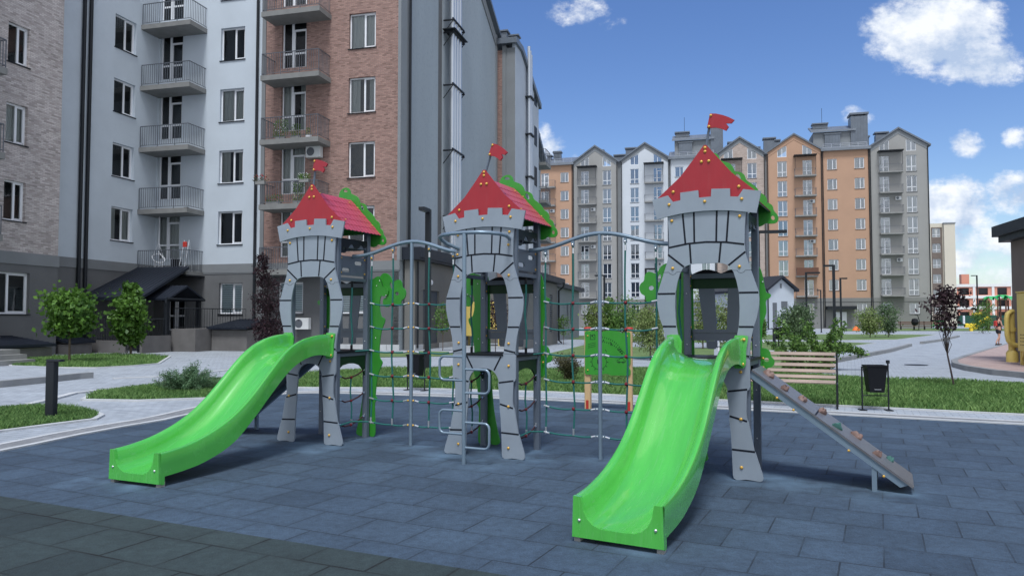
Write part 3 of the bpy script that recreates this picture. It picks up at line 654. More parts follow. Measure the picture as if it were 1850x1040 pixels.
# --- looped climbing pole of the middle tower
cp = MB(); cp.tube([(0, -.436, 0), (0, -.436, 2.395)], .0215, 12); cpo = cp.build('climbing_pole', 'steel_blue', t2, smooth=True)
ring = [(-.315, -.01, 2.285), (-.335, -.06, 2.30), (-.40, -.12, 2.335), (-.425, -.19, 2.37), (-.40, -.28, 2.392), (-.30, -.37, 2.402), (-.16, -.42, 2.404), (0, -.436, 2.404), (.14, -.425, 2.402), (.26, -.37, 2.398), (.33, -.27, 2.392), (.345, -.15, 2.385), (.33, -.06, 2.375), (.315, -.01, 2.37)]
MB().tube(ring, .0205, 10).build('top_ring', 'steel_blue', cpo, smooth=True)
bolt(cpo, (-.315, -.03, 2.215)); bolt(cpo, (.315, -.03, 2.30))
def loop(sg, zt, zb):
    w = .295; r = .055; pts = [(0, -.436, zt), (sg*(w-r), -.436, zt)]
    pts += [(sg*(w-r+r*sin(a)), -.436, zt-r+r*cos(a)) for a in np.linspace(.3, pi/2, 4)]
    pts += [(sg*(w-r+r*cos(a)), -.436, zb+r-r*sin(a)) for a in np.linspace(0.0, pi/2-.3, 4)]
    pts += [(sg*(w-r), -.436, zb), (0, -.436, zb)]
    MB().tube(pts, .0135, 10).build('step_loop', 'steel_blue', cpo, smooth=True)
loop(-1, 1.108, .862); loop(1, .978, .735); loop(-1, .548, .308); loop(1, .430, .172)

def local(P, A, u, v, z=0):
    a = radians(A); return Vector((P.x+cos(a)*u+sin(a)*v, P.y-sin(a)*u+cos(a)*v, z))
def climbing_net(pole, A0, B0, gold, label, dx):
    """bar, pole and ropes in a local frame: x along the row, origin at the pole's foot"""
    d = B0-A0; ang = atan2(d.y, d.x)
    t = thing('climbing_net', label, 'climbing net', pole, ang, 'rope nets strung between the towers')
    la = -(pole-A0).length; lb = (B0-pole).length; rng_ = random.Random(3)
    MB().tube([(0, 0, 0), (0, 0, 2.41)], .0215, 12).build('net_pole', 'steel_blue', t, smooth=True)
    def zbar(x):
        k = abs(x)/(abs(la) if x < 0 else lb); return 2.425-.15*(.5-.5*cos(pi*min(1, k*1.08)))
    xs = np.linspace(la, lb, 34)
    MB().tube([(x, 0, zbar(x)) for x in xs], .0225, 10).build('top_bar', 'steel_blue', t, smooth=True)
    V = dx; rows = [1.685, 1.40, 1.114, .826, .534, .245]
    vr = MB(); 
    for x in V:
        zt = zbar(x)-.02; w = [rng_.uniform(-.02, .02) for _ in range(4)]
        zb_ = .235
        vr.mi = 0; vr.tube([(x, 0, zt-.06)]+[(x+w[i]*.8, .004*i, zt-.1-(zt-.1-zb_)*(i+.7)/4.4) for i in range(4)]+[(x, 0, zb_)], .0105, 8)
    vr.build('vertical_rope', 'rope', t, smooth=True)
    for x in V:
        zt = zbar(x)-.02; b = MB(); b.box(x-.016, -.012, zt-.055, x+.016, .012, zt+.01); o = b.build('bracket', 'steel_blue', t)
        fr = MB(); fr.tube([(x, 0, zt-.075), (x, 0, zt-.135)], .0125, 8); fr.build('ferrule', 'silver', o, smooth=True)
        if abs(x) < .9: MB().tube([(x, 0, .31), (x, 0, .235)], .0125, 8).build('ferrule', 'silver', o, smooth=True)
        bolt(o, (x, -.013, zt-.04), '-y', 'gold' if gold else 'silver', .014)
    for ri, z in enumerate(rows):
        h = MB()
        pts = []
        def seg(a, b, za, zb, sag, n=7):
            return [(a+(b-a)*k/n, 0.002, za+(zb-za)*k/n-sag*4*(k/n)*(1-k/n)) for k in range(n)]
        s1 = .008+.016*rng_.random()
        dz = .004 if ri else .0
        lpts = seg(V[0], V[1], z+.008, z-.012, s1)+seg(V[1], -.045, z-.012, z, .012)+[(-.045, .002, z)]
        rpts = seg(.045, V[2], z, z-.010, .012)+seg(V[2], V[3], z-.010, z+.004, s1)+[(V[3], .002, z+.004)]
        if ri == 2: lpts = [(la+.05, .002, z-.01)]+lpts; rpts = rpts+[(lb-.05, .002, z-.01)]
        if ri == 5: lpts = [(la, -.25, z-.02), (la+.02, -.02, z+.0)]+lpts
        h.tube(lpts, .0095, 7); h.tube(rpts, .0095, 7)
        ho = h.build('horizontal_rope', 'rope', t, smooth=True)
        cl = MB(); cl.box(-.052, -.008, z-.015, .052, .008, z+.015); cl.build('clamp', 'steel_blue', ho)
        for x in (-.036, .036): bolt(ho, (x, -.009, z), '-y', 'gold' if gold else 'silver', .013 if gold else .009)
        f = MB(); f.tube([(-.105, .002, z-.012), (-.055, .002, z)], .0125, 8); f.tube([(.105, .002, z-.012), (.055, .002, z)], .0125, 8)
        f.tube([(V[0]-.02, -.004, z+.01), (V[0]+.045, -.004, z-.004)], .0115, 8); f.tube([(V[3]-.045, -.004, z-.004), (V[3]+.02, -.004, z+.008)], .0115, 8)
        f.build('ferrule', 'silver', ho, smooth=True)
        if ri < 5:
            for x in (V[1], V[2]):
                MB().lathe([(.001, -.021), (.015, -.015), (.0205, 0), (.015, .015), (.001, .021)], (x, 0, z-.011), 'z', 10).build('rope_knot', 'ball_red', ho, smooth=True)
    return t
p1 = local(T2P, T2A, -1.11, .264); p2 = local(T2P, T2A, 1.199, .406)
climbing_net(p1, local(T1P, T1A, .36, .35), local(T2P, T2A, -.36, .30), True, 'rope net with gold bolts between the left and middle towers', (-.56, -.26, .24, .56))
climbing_net(p2, local(T2P, T2A, .36, .35), local(T3P, T3A, -.36, .30), False, 'rope net with silver bolts between the middle and nearest towers', (-.64, -.31, .29, .62))

# ================================================================== GROUND
g_ = MB(); g_.add([(-500, -60, -.004), (500, -60, -.004), (500, 900, -.004), (-500, 900, -.004)], [(0, 1, 2, 3)])
struct(g_.build('ground', 'pavers', recalc=False))
ph = radians(24.5); ux = Vector((cos(ph), -sin(ph), 0)); vy = Vector((sin(ph), cos(ph), 0))
def g2(pts, z=0): return [tuple(G(x, y, z)[:2]) for x, y in pts]
# rubber surfacing: outline from the far edge and the curved left edge, running back under the viewer
far_edge = g2([(560, 710.5), (620, 711), (810, 717), (1000, 724), (1400, 744), (1850, 768)])
left_edge = g2([(0, 817), (75, 802), (150, 786), (225, 772), (300, 759.5), (342, 750), (400, 736), (450, 724), (500, 714), (530, 711)])
e0 = Vector((*far_edge[-1], 0)); e1 = e0+ux*14
l0 = Vector((*left_edge[0], 0))
border = [tuple((l0-vy*9+ux*-.4)[:2]), tuple((l0-vy*3+ux*-.1)[:2])]+left_edge+far_edge+[tuple(e1[:2])]
rub = border+[tuple((e1-vy*20)[:2]), tuple((l0-vy*12)[:2])]
s_ = MB(); s_.sheet(rub, .004); struct(s_.build('rubber_surface', 'rubber_blue', recalc=False))
d0 = G(0, 897); d1 = G(910, 1040); dd = (d1-d0).normalized(); nn_ = Vector((-dd.y, dd.x, 0))
if nn_.y > 0: nn_ = -nn_
dk = [d0-dd*1.3, d1+dd*9, d1+dd*9+nn_*7, d0-dd*1.3+nn_*7]
s_ = MB(); s_.sheet([tuple(p[:2]) for p in dk], .008); struct(s_.build('rubber_path', 'rubber_dark', recalc=False))

def offset(pl, d):
    out = []
    for i, p in enumerate(pl):
        a = Vector(pl[max(i-1, 0)]); b = Vector(pl[min(i+1, len(pl)-1)]); t = (b-a).normalized(); n = Vector((-t.y, t.x))
        out.append((p[0]+n.x*d, p[1]+n.y*d))
    return out
def ribbon(name, pl, w0, w1, z0, z1, m, parent=None):
    a = offset(pl, w0); b = offset(pl, w1); mb = MB(); n = len(pl)
    vs = [(x, y, z1) for x, y in a]+[(x, y, z1) for x, y in b]+[(x, y, z0) for x, y in a]+[(x, y, z0) for x, y in b]; fs = []
    for i in range(n-1):
        fs += [(i, i+1, n+i+1, n+i), (2*n+i, 2*n+i+1, i+1, i), (n+i, n+i+1, 3*n+i+1, 3*n+i)]
    fs += [(0, n, 3*n, 2*n), (n-1, 2*n-1, 4*n-1, 3*n-1)]
    mb.add(vs, fs); return mb.build(name, m, parent)
bl = border
struct(ribbon('kerb', bl, 0, .085, -.02, .022, 'kerb'))
struct(ribbon('paving_band', bl, .085, .42, -.02, .008, 'pavers_dark'))
struct(ribbon('kerb', bl, .42, .50, -.02, .012, 'kerb'))
# lawns
LAWNS = {}
def lawn(name, px, z=.012, kerb=None):
    poly = [tuple(p[:2]) for p in px] if isinstance(px[0], Vector) else g2(px)
    mb = MB(); mb.sheet(poly, z); o = struct(mb.build(name, 'grass_soil', recalc=False)); LAWNS[name+str(len(LAWNS))] = poly
    if kerb:
        ribbon_poly = poly+[poly[0]]
        area = sum(poly[i][0]*poly[(i+1) % len(poly)][1]-poly[(i+1) % len(poly)][0]*poly[i][1] for i in range(len(poly)))
        if area > 0: ribbon_poly = ribbon_poly[::-1]
        struct(ribbon('kerb', ribbon_poly, 0, .09, -.02, kerb, 'kerb'))
    return poly
near_lawn = lawn('lawn', [(500, 699), (560, 700), (700, 700.5), (800, 702.5), (1000, 708), (1400, 727), (1850, 749), (2300, 774), (2300, 716), (1850, 694), (1520, 683), (1400, 670), (1180, 666), (1000, 667), (800, 665), (640, 669), (545, 677)], kerb=.02)
island = lawn('lawn', [(-60, 747), (0, 741), (60, 737), (130, 740), (165, 746), (178, 751), (165, 758), (100, 766), (0, 779), (-60, 790)], kerb=.025)
jun_bed = lawn('lawn', [(155, 722.5), (250, 724), (370, 720), (440, 706), (470, 693), (440, 684), (385, 688), (287, 696), (225, 704), (175, 711)], kerb=.03)
build_lawn = lawn('lawn', [(22, 661), (110, 664), (175, 664.5), (240, 661), (284, 657), (305, 644), (208, 640), (104, 644), (20, 652)], kerb=.03)
lawn('lawn', [(985, 648), (1190, 644), (1290, 641), (1290, 628), (1190, 629), (1060, 622), (985, 640)])
lawn('lawn', [(560, 647), (700, 645), (830, 643), (830, 636), (760, 634), (640, 638)])
lawn('lawn', [(1010, 612), (1180, 617), (1290, 619), (1290, 610), (1100, 606), (1030, 606)])
lawn('lawn', [(1300, 634), (1480, 633), (1580, 620), (1480, 617), (1377, 617), (1300, 619)], kerb=.03)
lawn('lawn', [(1300, 613), (1500, 615), (1620, 613.5), (1692, 604.5), (1500, 603.5), (1300, 606)], kerb=.03)
lawn('lawn', [(1500, 598), (1830, 597.5), (1830, 593.5), (1640, 592.8), (1500, 594)])
lawn('lawn', [(1340, 668), (1480, 669), (1515, 650), (1480, 640), (1340, 642)])
# raised pavements with kerb stones
def pavement(px, h=.13, m='pavers', kerbside=None):
    poly = g2(px); mb = MB(); mb.prism(poly, -.02, h, 'z'); struct(mb.build('pavement', m))
    if kerbside:
        pl = [poly[i] for i in kerbside]; struct(ribbon('kerb', pl, -.08, .10, -.02, h+.012, 'kerb_dark'))
pavement([(-150, 712), (0, 699), (70, 692), (140, 684), (165, 682), (150, 676), (60, 668), (-150, 672)], kerbside=[0, 1, 2, 3, 4])
pavement([(1505, 655), (1560, 645), (1610, 635), (1645, 625), (1640, 620), (1560, 628), (1500, 640)], kerbside=[0, 1, 2, 3])
pavement([(1665, 621), (1700, 616), (1732, 608.5), (1728, 606), (1690, 611)], kerbside=[0, 1, 2])
pavement([(2100, 705), (1900, 688), (1850, 682), (1800, 677), (1750, 669), (1728, 663), (1725, 657), (1745, 649), (1790, 634), (1830, 622), (2100, 610)], m='pavers_red', kerbside=[0, 1, 2, 3, 4, 5, 6, 7, 8, 9])
struct(ribbon('kerb', g2([(60, 731), (100, 722), (140, 711), (200, 704), (290, 695)]), 0, .14, -.02, .03, 'kerb'))
struct(ribbon('kerb', g2([(205, 684), (300, 680), (420, 668), (560, 664)]), 0, .16, -.02, .02, 'kerb'))
mh = MB(); c = G(1655, 659); mh.prism(ell(c.x, c.y, .35, .35, 20), .003, .01, 'z'); tag(mh.build('manhole_cover', 'dark_metal'), 'flat grey drain cover set in the paved yard on the right', 'manhole cover')

# ------------------------------------------------------------------ grass blades and leaves
def tri_in(poly, n):
    tris = tessellate_polygon([[Vector((p[0], p[1], 0)) for p in poly]])
    P = np.array(poly); T = np.array([[P[i] for i in t] for t in tris])
    a = np.abs((T[:, 1, 0]-T[:, 0, 0])*(T[:, 2, 1]-T[:, 0, 1])-(T[:, 1, 1]-T[:, 0, 1])*(T[:, 2, 0]-T[:, 0, 0]))
    w = a/a.sum(); k = rng.choice(len(T), n, p=w); r1 = np.sqrt(rng.random(n)); r2 = rng.random(n)
    return (T[k, 0]*(1-r1)[:, None]+T[k, 1]*(r1*(1-r2))[:, None]+T[k, 2]*(r1*r2)[:, None])
def np_mesh(name, V, F, mname, tint=None):
    me = bpy.data.meshes.new(name); k = F.shape[1]
    me.vertices.add(len(V)); me.vertices.foreach_set('co', V.astype(np.float32).ravel())
    me.loops.add(F.size); me.loops.foreach_set('vertex_index', F.astype(np.int32).ravel())
    me.polygons.add(len(F)); me.polygons.foreach_set('loop_start', np.arange(0, F.size, k, dtype=np.int32))
    me.update(calc_edges=True); me.materials.append(M[mname])
    if tint is not None:
        a = me.attributes.new('tint', 'FLOAT', 'FACE'); a.data.foreach_set('value', tint.astype(np.float32))
    return me
def grass(poly, n, h, w, z=.012, patch=True, clipx=None):
    P = tri_in(poly, n)
    if clipx is not None:
        k = np.abs(P[:, 0]/P[:, 1]) < 1.0; P = P[k]
    n = len(P); a = rng.random(n)*2*pi; pn = .5+.5*np.sin(P[:, 0]*2.1+1.3*np.sin(P[:, 1]*1.7))*np.sin(P[:, 1]*1.9+np.sin(P[:, 0]*1.1))
    hh = h*(.45+.8*rng.random(n))*(.75+.5*pn); lean = hh*(.15+.6*rng.random(n)); la = rng.random(n)*2*pi
    ww = w*(.6+.8*rng.random(n))
    V = np.zeros((n, 4, 3)); d = np.stack([np.cos(a), np.sin(a)], 1)*ww[:, None]/2; ld = np.stack([np.cos(la), np.sin(la)], 1)
    V[:, 0, :2] = P-d; V[:, 1, :2] = P+d; V[:, 0, 2] = V[:, 1, 2] = z-.003
    mid = P+ld*(lean*.35)[:, None]
    V[:, 2, :2] = mid+d*.6; V[:, 2, 2] = z+hh*.6
    V[:, 3, :2] = P+ld*lean[:, None]; V[:, 3, 2] = z+hh
    F = np.arange(n*4).reshape(n, 4)[:, [0, 1, 2, 3]]
    t = np.clip(.25+.35*pn+.3*rng.normal(size=n), 0, 1)
    me = np_mesh('grass', V.reshape(-1, 3), F, 'grass_blade', t)
    return struct(link(me, 'grass'), 'stuff')
grass(near_lawn, 165000, .085, .014, clipx=1)
grass(island, 16000, .085, .010, clipx=1)
grass(jun_bed, 22000, .085, .012)
grass(build_lawn, 16000, .09, .02)

def leaves(C, S, droop=.3, aspect=.55, tint=None):
    """C centres, S sizes -> folded leaf quads with random facing"""
    n = len(C); d = rng.normal(size=(n, 3)); d[:, 2] -= droop; d /= np.linalg.norm(d, axis=1)[:, None]
    r = rng.normal(size=(n, 3)); r[:, 2] *= .5; s = np.cross(d, r); s /= np.linalg.norm(s, axis=1)[:, None]+1e-9
    nn = np.cross(d, s); S = S[:, None]
    V = np.zeros((n, 4, 3)); V[:, 0] = C-d*S*.5; V[:, 1] = C+s*S*aspect*.5+nn*S*.12; V[:, 2] = C+d*S*.5; V[:, 3] = C-s*S*aspect*.5+nn*S*.12
    return V.reshape(-1, 3), np.arange(n*4).reshape(n, 4)
def limb_pts(p0, p1, k=5, wob=.05):
    p0 = Vector(p0); p1 = Vector(p1); l = (p1-p0).length
    return [p0.lerp(p1, i/k)+Vector((random.uniform(-1, 1), random.uniform(-1, 1), random.uniform(-.3, .3)))*wob*l*(0 < i < k) for i in range(k+1)]
def tree(name, label, cat, base, H, crown, n, size, leafm, trunk_r=.03, bark='bark', clumps=16, trunk_top=.55, droop=.3, lean=(0, 0), aspect=.55, group=None, dens=1.0, seed=1, spread=.22, part='crown'):
    """crown = list of (dx, dy, z, rx, ry, rz) ellipsoids; leaves gathered in clumps round the twig ends"""
    random.seed(seed); t = thing(name, label, cat, base, random.uniform(0, 6) if not lean[0] else 0, group)
    tb = MB(); top = Vector((lean[0], lean[1], H*trunk_top)); mid = Vector((lean[0]*.75, lean[1]*.6, H*trunk_top*.5))
    tp = [Vector((0, 0, -.02)), mid*.5+Vector((0, 0, 0)), mid, (mid+top)/2, top]
    tb.tube(tp, trunk_r, 8, rs=[trunk_r*1.25, trunk_r*1.05, trunk_r*.95, trunk_r*.8, trunk_r*.6])
    C = []; tips = []
    for k in range(clumps):
        e = random.choice(crown); 
        for _ in range(30):
            d = Vector((random.uniform(-1, 1), random.uniform(-1, 1), random.uniform(-1, 1)))
            if .35 < d.length < 1: break
        p = Vector((e[0]+d.x*e[3], e[1]+d.y*e[4], e[2]+d.z*e[5])); tips.append((p, e))
        st = tp[random.choice((2, 3, 4, 4))]
        lp = limb_pts(st, p, 4, .07); tb.tube(lp, .01, 5, rs=[trunk_r*.38, trunk_r*.3, trunk_r*.22, trunk_r*.15, trunk_r*.08])
    tb.build('trunk', bark, t, smooth=True)
    m = int(n*dens); idx = rng.integers(0, len(tips), m); cc = np.array([tuple(tips[i][0]) for i in idx]); rr = np.array([min(tips[i][1][3], tips[i][1][5]) for i in idx])
    C = cc+rng.normal(size=(m, 3))*(rr*spread*1.6)[:, None]*np.array([1, 1, .8])
    # a share of the leaves fills the shell between the clumps
    k = m//3; ei = rng.integers(0, len(crown), k); E_ = np.array(crown)[ei]; d = rng.normal(size=(k, 3)); d /= np.linalg.norm(d, axis=1)[:, None]; rad = (.45+.6*rng.random(k)**.6)[:, None]
    C[:k] = E_[:, :3]+d*rad*E_[:, 3:6]
    sz = size*(.6+.7*rng.random(m)); cl = np.array([((i*7919) % 97)/97 for i in idx]); tint = np.clip(.55*cl+.45*rng.random(m), 0, 1)
    V, F = leaves(C, sz, droop, aspect)
    link(np_mesh(part, V, F, leafm, tint), part, t)
    return t
def shrub(name, label, base, stems, leafm, n, size, bark='bark', cat='shrub', group=None, seed=3, droop=.2, aspect=.5, r=.012, spread=.06, part='foliage'):
    """stems: list of lists of points; leaves follow the stems"""
    random.seed(seed); t = thing(name, label, cat, base, 0, group); tb = MB(); S = []
    for st in stems:
        st = [Vector(p) for p in st]; tb.tube(st, r, 5, rs=[max(.3, 1-i/len(st))*r for i in range(len(st))])
        for a, b in zip(st, st[1:]): S.append((a, b))
    tb.build('stem', bark, t, smooth=True)
    w = np.array([(b-a).length for a, b in S]); k = rng.choice(len(S), n, p=w/w.sum()); A = np.array([tuple(s[0]) for s in S])[k]; B = np.array([tuple(s[1]) for s in S])[k]
    u = rng.random(n)[:, None]; C = A+(B-A)*u+rng.normal(size=(n, 3))*spread
    V, F = leaves(C, size*(.5+.8*rng.random(n)), droop, aspect)
    link(np_mesh(part, V, F, leafm, np.clip(rng.normal(.45, .28, n), 0, 1)), part, t); return t

def stems_fan(n, h, w, seed=1, arch=.0, start=.05):
    rr = random.Random(seed); out = []
    for i in range(n):
        a = rr.uniform(0, 2*pi); l = rr.uniform(.6, 1)*h; s = rr.uniform(.3, 1)*w
        p = [Vector((start*cos(a), start*sin(a), 0))]
        for k in range(1, 6):
            q = k/5; p.append(Vector((cos(a)*s*q**1.2+rr.uniform(-.03, .03), sin(a)*s*q**1.2+rr.uniform(-.03, .03), l*(q-arch*q*q))))
        out.append(p)
        for _ in range(2):
            b = rr.uniform(0, 2*pi); j = rr.randint(2, 4); out.append([p[j], p[j]+Vector((cos(b)*.2*w, sin(b)*.2*w, .12*h)), p[j]+Vector((cos(b)*.4*w, sin(b)*.4*w, .2*h-arch*.2*h))])
    return out

b = G(125, 655); tree('linden_tree', 'round green young tree standing left of its twin on the building lawn', 'tree', b, 2.5, [(0, 0, 1.75, .66, .66, .68), (0, 0, 1.35, .58, .58, .5)], 3600, .165, 'leaf_linden', .035, clumps=34, trunk_top=.75, seed=2, aspect=.8, group='young round trees by the entrance')
b = G(236, 642); tree('linden_tree', 'round dark green young tree directly in front of the entrance canopy', 'tree', b, 3.2, [(.1, 0, 1.75, .66, .66, .85), (0, 0, 1.3, .52, .52, .7), (0, 0, 2.5, .3, .3, .5), (0, 0, .9, .4, .4, .5)], 4600, .175, 'leaf_linden', .04, clumps=40, trunk_top=.75, seed=5, aspect=.8, group='young round trees by the entrance')
b = G(482, 640); tree('purple_plum_tree', 'tall dark purple leaved tree between the two entrances, behind the left tower', 'tree', b, 4.6, [(.1, 0, 1.3, .85, .6, 1.0), (.2, 0, 1.0, .85, .6, .7), (.1, 0, 2.5, .75, .4, .8), (-.45, 0, 3.6, .22, .22, .7)], 4200, .12, 'leaf_purple', .035, 'bark_dark', clumps=70, trunk_top=.75, seed=8, spread=.2, aspect=.45)
# juniper
b = G(338, 707)
jst = []
rr = random.Random(4)
for i in range(60):
    a = rr.uniform(0, 2*pi); el = rr.uniform(.1, .75); l = rr.uniform(.4, .74); jst.append([Vector((0, 0, .03)), Vector((cos(a)*l*.5*cos(el), sin(a)*l*.5*cos(el), .05+l*.5*sin(el))), Vector((cos(a)*l*cos(el), sin(a)*l*cos(el), .04+l*sin(el)*.95))])
for i in range(16):
    a = rr.uniform(0, 2*pi); l = rr.uniform(.3, .66); jst.append([Vector((0, 0, .05)), Vector((cos(a)*.06+.04, sin(a)*.06, l*.5)), Vector((cos(a)*.12+.10, sin(a)*.12, l))])
shrub('juniper', 'low feathery blue green juniper in the grass left of the tower', b, jst, 'leaf_juniper', 26000, .05, droop=-.6, aspect=.22, r=.008, spread=.035, part='needles')
b = G(1028, 690); shrub('bush', 'low twiggy olive brown bush in the grass left of the play panel', b, stems_fan(22, .68, .42, 5), 'leaf_brown', 3800, .045, r=.006, spread=.05)
b = G(1470, 668); st = []
rr = random.Random(11)
for i in range(26):
    a = rr.uniform(-pi, pi); l = rr.uniform(.9, 2.1); s = rr.uniform(.3, 1.15); p = [Vector((rr.uniform(-.9, .5), rr.uniform(-.25, .25), 0))]
    for k in range(1, 7):
        q = k/6; p.append(p[0]+Vector((cos(a)*s*q, sin(a)*s*q*.6, l*(q-.28*q*q))))
    st.append(p)
for i in range(5):
    p = [Vector((.3, 0, .3))]
    for k in range(1, 7): q = k/6; p.append(Vector((.3+1.15*q, rr.uniform(-.1, .1), .35+.25*sin(q*2.6)+.06*i*(1-q))))
    st.append(p)
shrub('dogwood_shrub', 'large leafy shrub with arching branches behind the bench', b, st, 'leaf_mid', 5200, .11, r=.009, spread=.05, aspect=.5)
b = G(1175, 650); tree('weeping_tree', 'small pale leaved weeping tree left of the nearest tower', 'tree', b, 2.1, [(0, 0, 1.4, .5, .5, .6), (0, 0, .9, .55, .55, .6)], 4200, .09, 'leaf_pale', .025, clumps=30, trunk_top=.9, droop=1.6, seed=4)
b = G(1441, 626); tree('weeping_tree', 'round drooping grey green tree in front of the white utility house', 'tree', b, 2.4, [(0, 0, 1.45, .85, .85, .75), (.25, 0, 1.0, .7, .7, .5)], 5200, .13, 'leaf_grey', .035, clumps=36, trunk_top=.85, droop=1.4, seed=6)
b = G(1724, 698); tree('plum_sapling', 'thin bent purple leaved sapling in the lawn on the right', 'tree', b, 2.3, [(-.17, 0, 1.78, .42, .36, .32), (-.17, 0, 1.45, .26, .26, .25), (-.05, 0, 2.0, .3, .3, .2)], 900, .10, 'leaf_purple', .018, 'bark_dark', clumps=34, trunk_top=.62, lean=(-.17, .02), seed=3, spread=.25, aspect=.45)
for px, py, h, w, lm, lab, sd in ((1127, 618, 3.2, 2.1, 'leaf_mid', 'round green bush behind the right rope net', 3), (1102, 622, 3.0, .9, 'leaf_mid', 'slim green bush left of the round one, behind the right rope net', 12), (1078, 622, 2.6, 1.1, 'leaf_pale', 'bright green bush right beside the low annex buildings', 13),
                              (1572, 610, 2.6, 1.6, 'leaf_pale', 'loose pale green tree in front of the orange block', 4), (1605, 609, 2.9, 1.5, 'leaf_grey', 'loose grey green tree in front of the far grey block', 5), (1776, 602, 3.4, 2.2, 'leaf_mid', 'green tree beside the tall lamp post by the far playground', 6),
                              (1313, 628, 3.0, 1.2, 'leaf_pale', 'pale flowering shrub seen through the window of the nearest tower', 7), (1270, 630, 3.3, 1.0, 'leaf_pale', 'tall pale shrub seen through the nearest tower beside its left post', 14), (1375, 612, 1.9, .8, 'leaf_mid', 'small shrub at the left corner of the white utility house', 8)):
    b = G(px, py); tree('garden_tree', lab, 'tree', b, h, [(0, 0, h*.58, w*.5, w*.5, h*.36), (0, 0, h*.35, w*.42, w*.42, h*.25)], 2200, .16 if b.y > 40 else .11, lm, .03, clumps=26, trunk_top=.7, seed=sd)
b = G(800, 633); tree('sapling', 'thin young tree growing beside the dark annex door', 'tree', b, 2.5, [(0, 0, 1.55, .38, .38, .75)], 650, .11, 'leaf_mid', .018, clumps=18, trunk_top=.7, seed=9)
b = G(895, 655); tree('sapling', 'dark purple sapling seen through the middle tower in front of the yellow cabinet', 'tree', b, 2.3, [(0, 0, 1.65, .40, .35, .55)], 750, .10, 'leaf_purple', .016, 'bark_dark', clumps=20, trunk_top=.7, seed=10)
b = G(1018, 622); tree('sapling', 'slim small tree in front of the low annex wall', 'tree', b, 2.0, [(0, 0, 1.2, .3, .3, .6)], 500, .1, 'leaf_mid', .016, clumps=16, trunk_top=.7, seed=15)

# ================================================================== BUILDINGS
def frame_fn(kind, o=0.0):
    """(a along the wall, d inwards, z) -> local xyz"""
    if kind == 'F': return lambda a, d, z: (a, o+d, z)        # faces -y
    if kind == 'L': return lambda a, d, z: (o-d, a, z)        # faces +x
    if kind == 'W': return lambda a, d, z: (o+d, -a, z)       # faces -x (a measured towards -y)
def wall_grid(mb, fr, a0, a1, z0, z1, holes, dep=.16):
    xs = sorted({a0, a1, *[h[0] for h in holes], *[h[2] for h in holes]}); zz = sorted({z0, z1, *[h[1] for h in holes], *[h[3] for h in holes]})
    xs = [x for x in xs if a0-1e-6 <= x <= a1+1e-6]; zz = [z for z in zz if z0-1e-6 <= z <= z1+1e-6]
    for i in range(len(xs)-1):
        for j in range(len(zz)-1):
            cx, cz = (xs[i]+xs[i+1])/2, (zz[j]+zz[j+1])/2
            if any(h[0] < cx < h[2] and h[1] < cz < h[3] for h in holes): continue
            mb.add([fr(xs[i], 0, zz[j]), fr(xs[i+1], 0, zz[j]), fr(xs[i+1], 0, zz[j+1]), fr(xs[i], 0, zz[j+1])], [(0, 1, 2, 3)])
    for (h0, k0, h1, k1) in holes:
        if k1 <= z0 or k0 >= z1: continue
        c = [(h0, k0), (h1, k0), (h1, k1), (h0, k1)]
        for i in range(4):
            p, q = c[i], c[(i+1) % 4]
            mb.add([fr(p[0], 0, p[1]), fr(q[0], 0, q[1]), fr(q[0], dep, q[1]), fr(p[0], dep, p[1])], [(0, 1, 2, 3)])
def fbox(mb, fr, a0, a1, d0, d1, z0, z1):
    P = [fr(a, d, z) for z in (z0, z1) for d in (d0, d1) for a in (a0, a1)]
    xs = [p[0] for p in P]; ys = [p[1] for p in P]; zs_ = [p[2] for p in P]; mb.box(min(xs), min(ys), min(zs_), max(xs), max(ys), max(zs_))

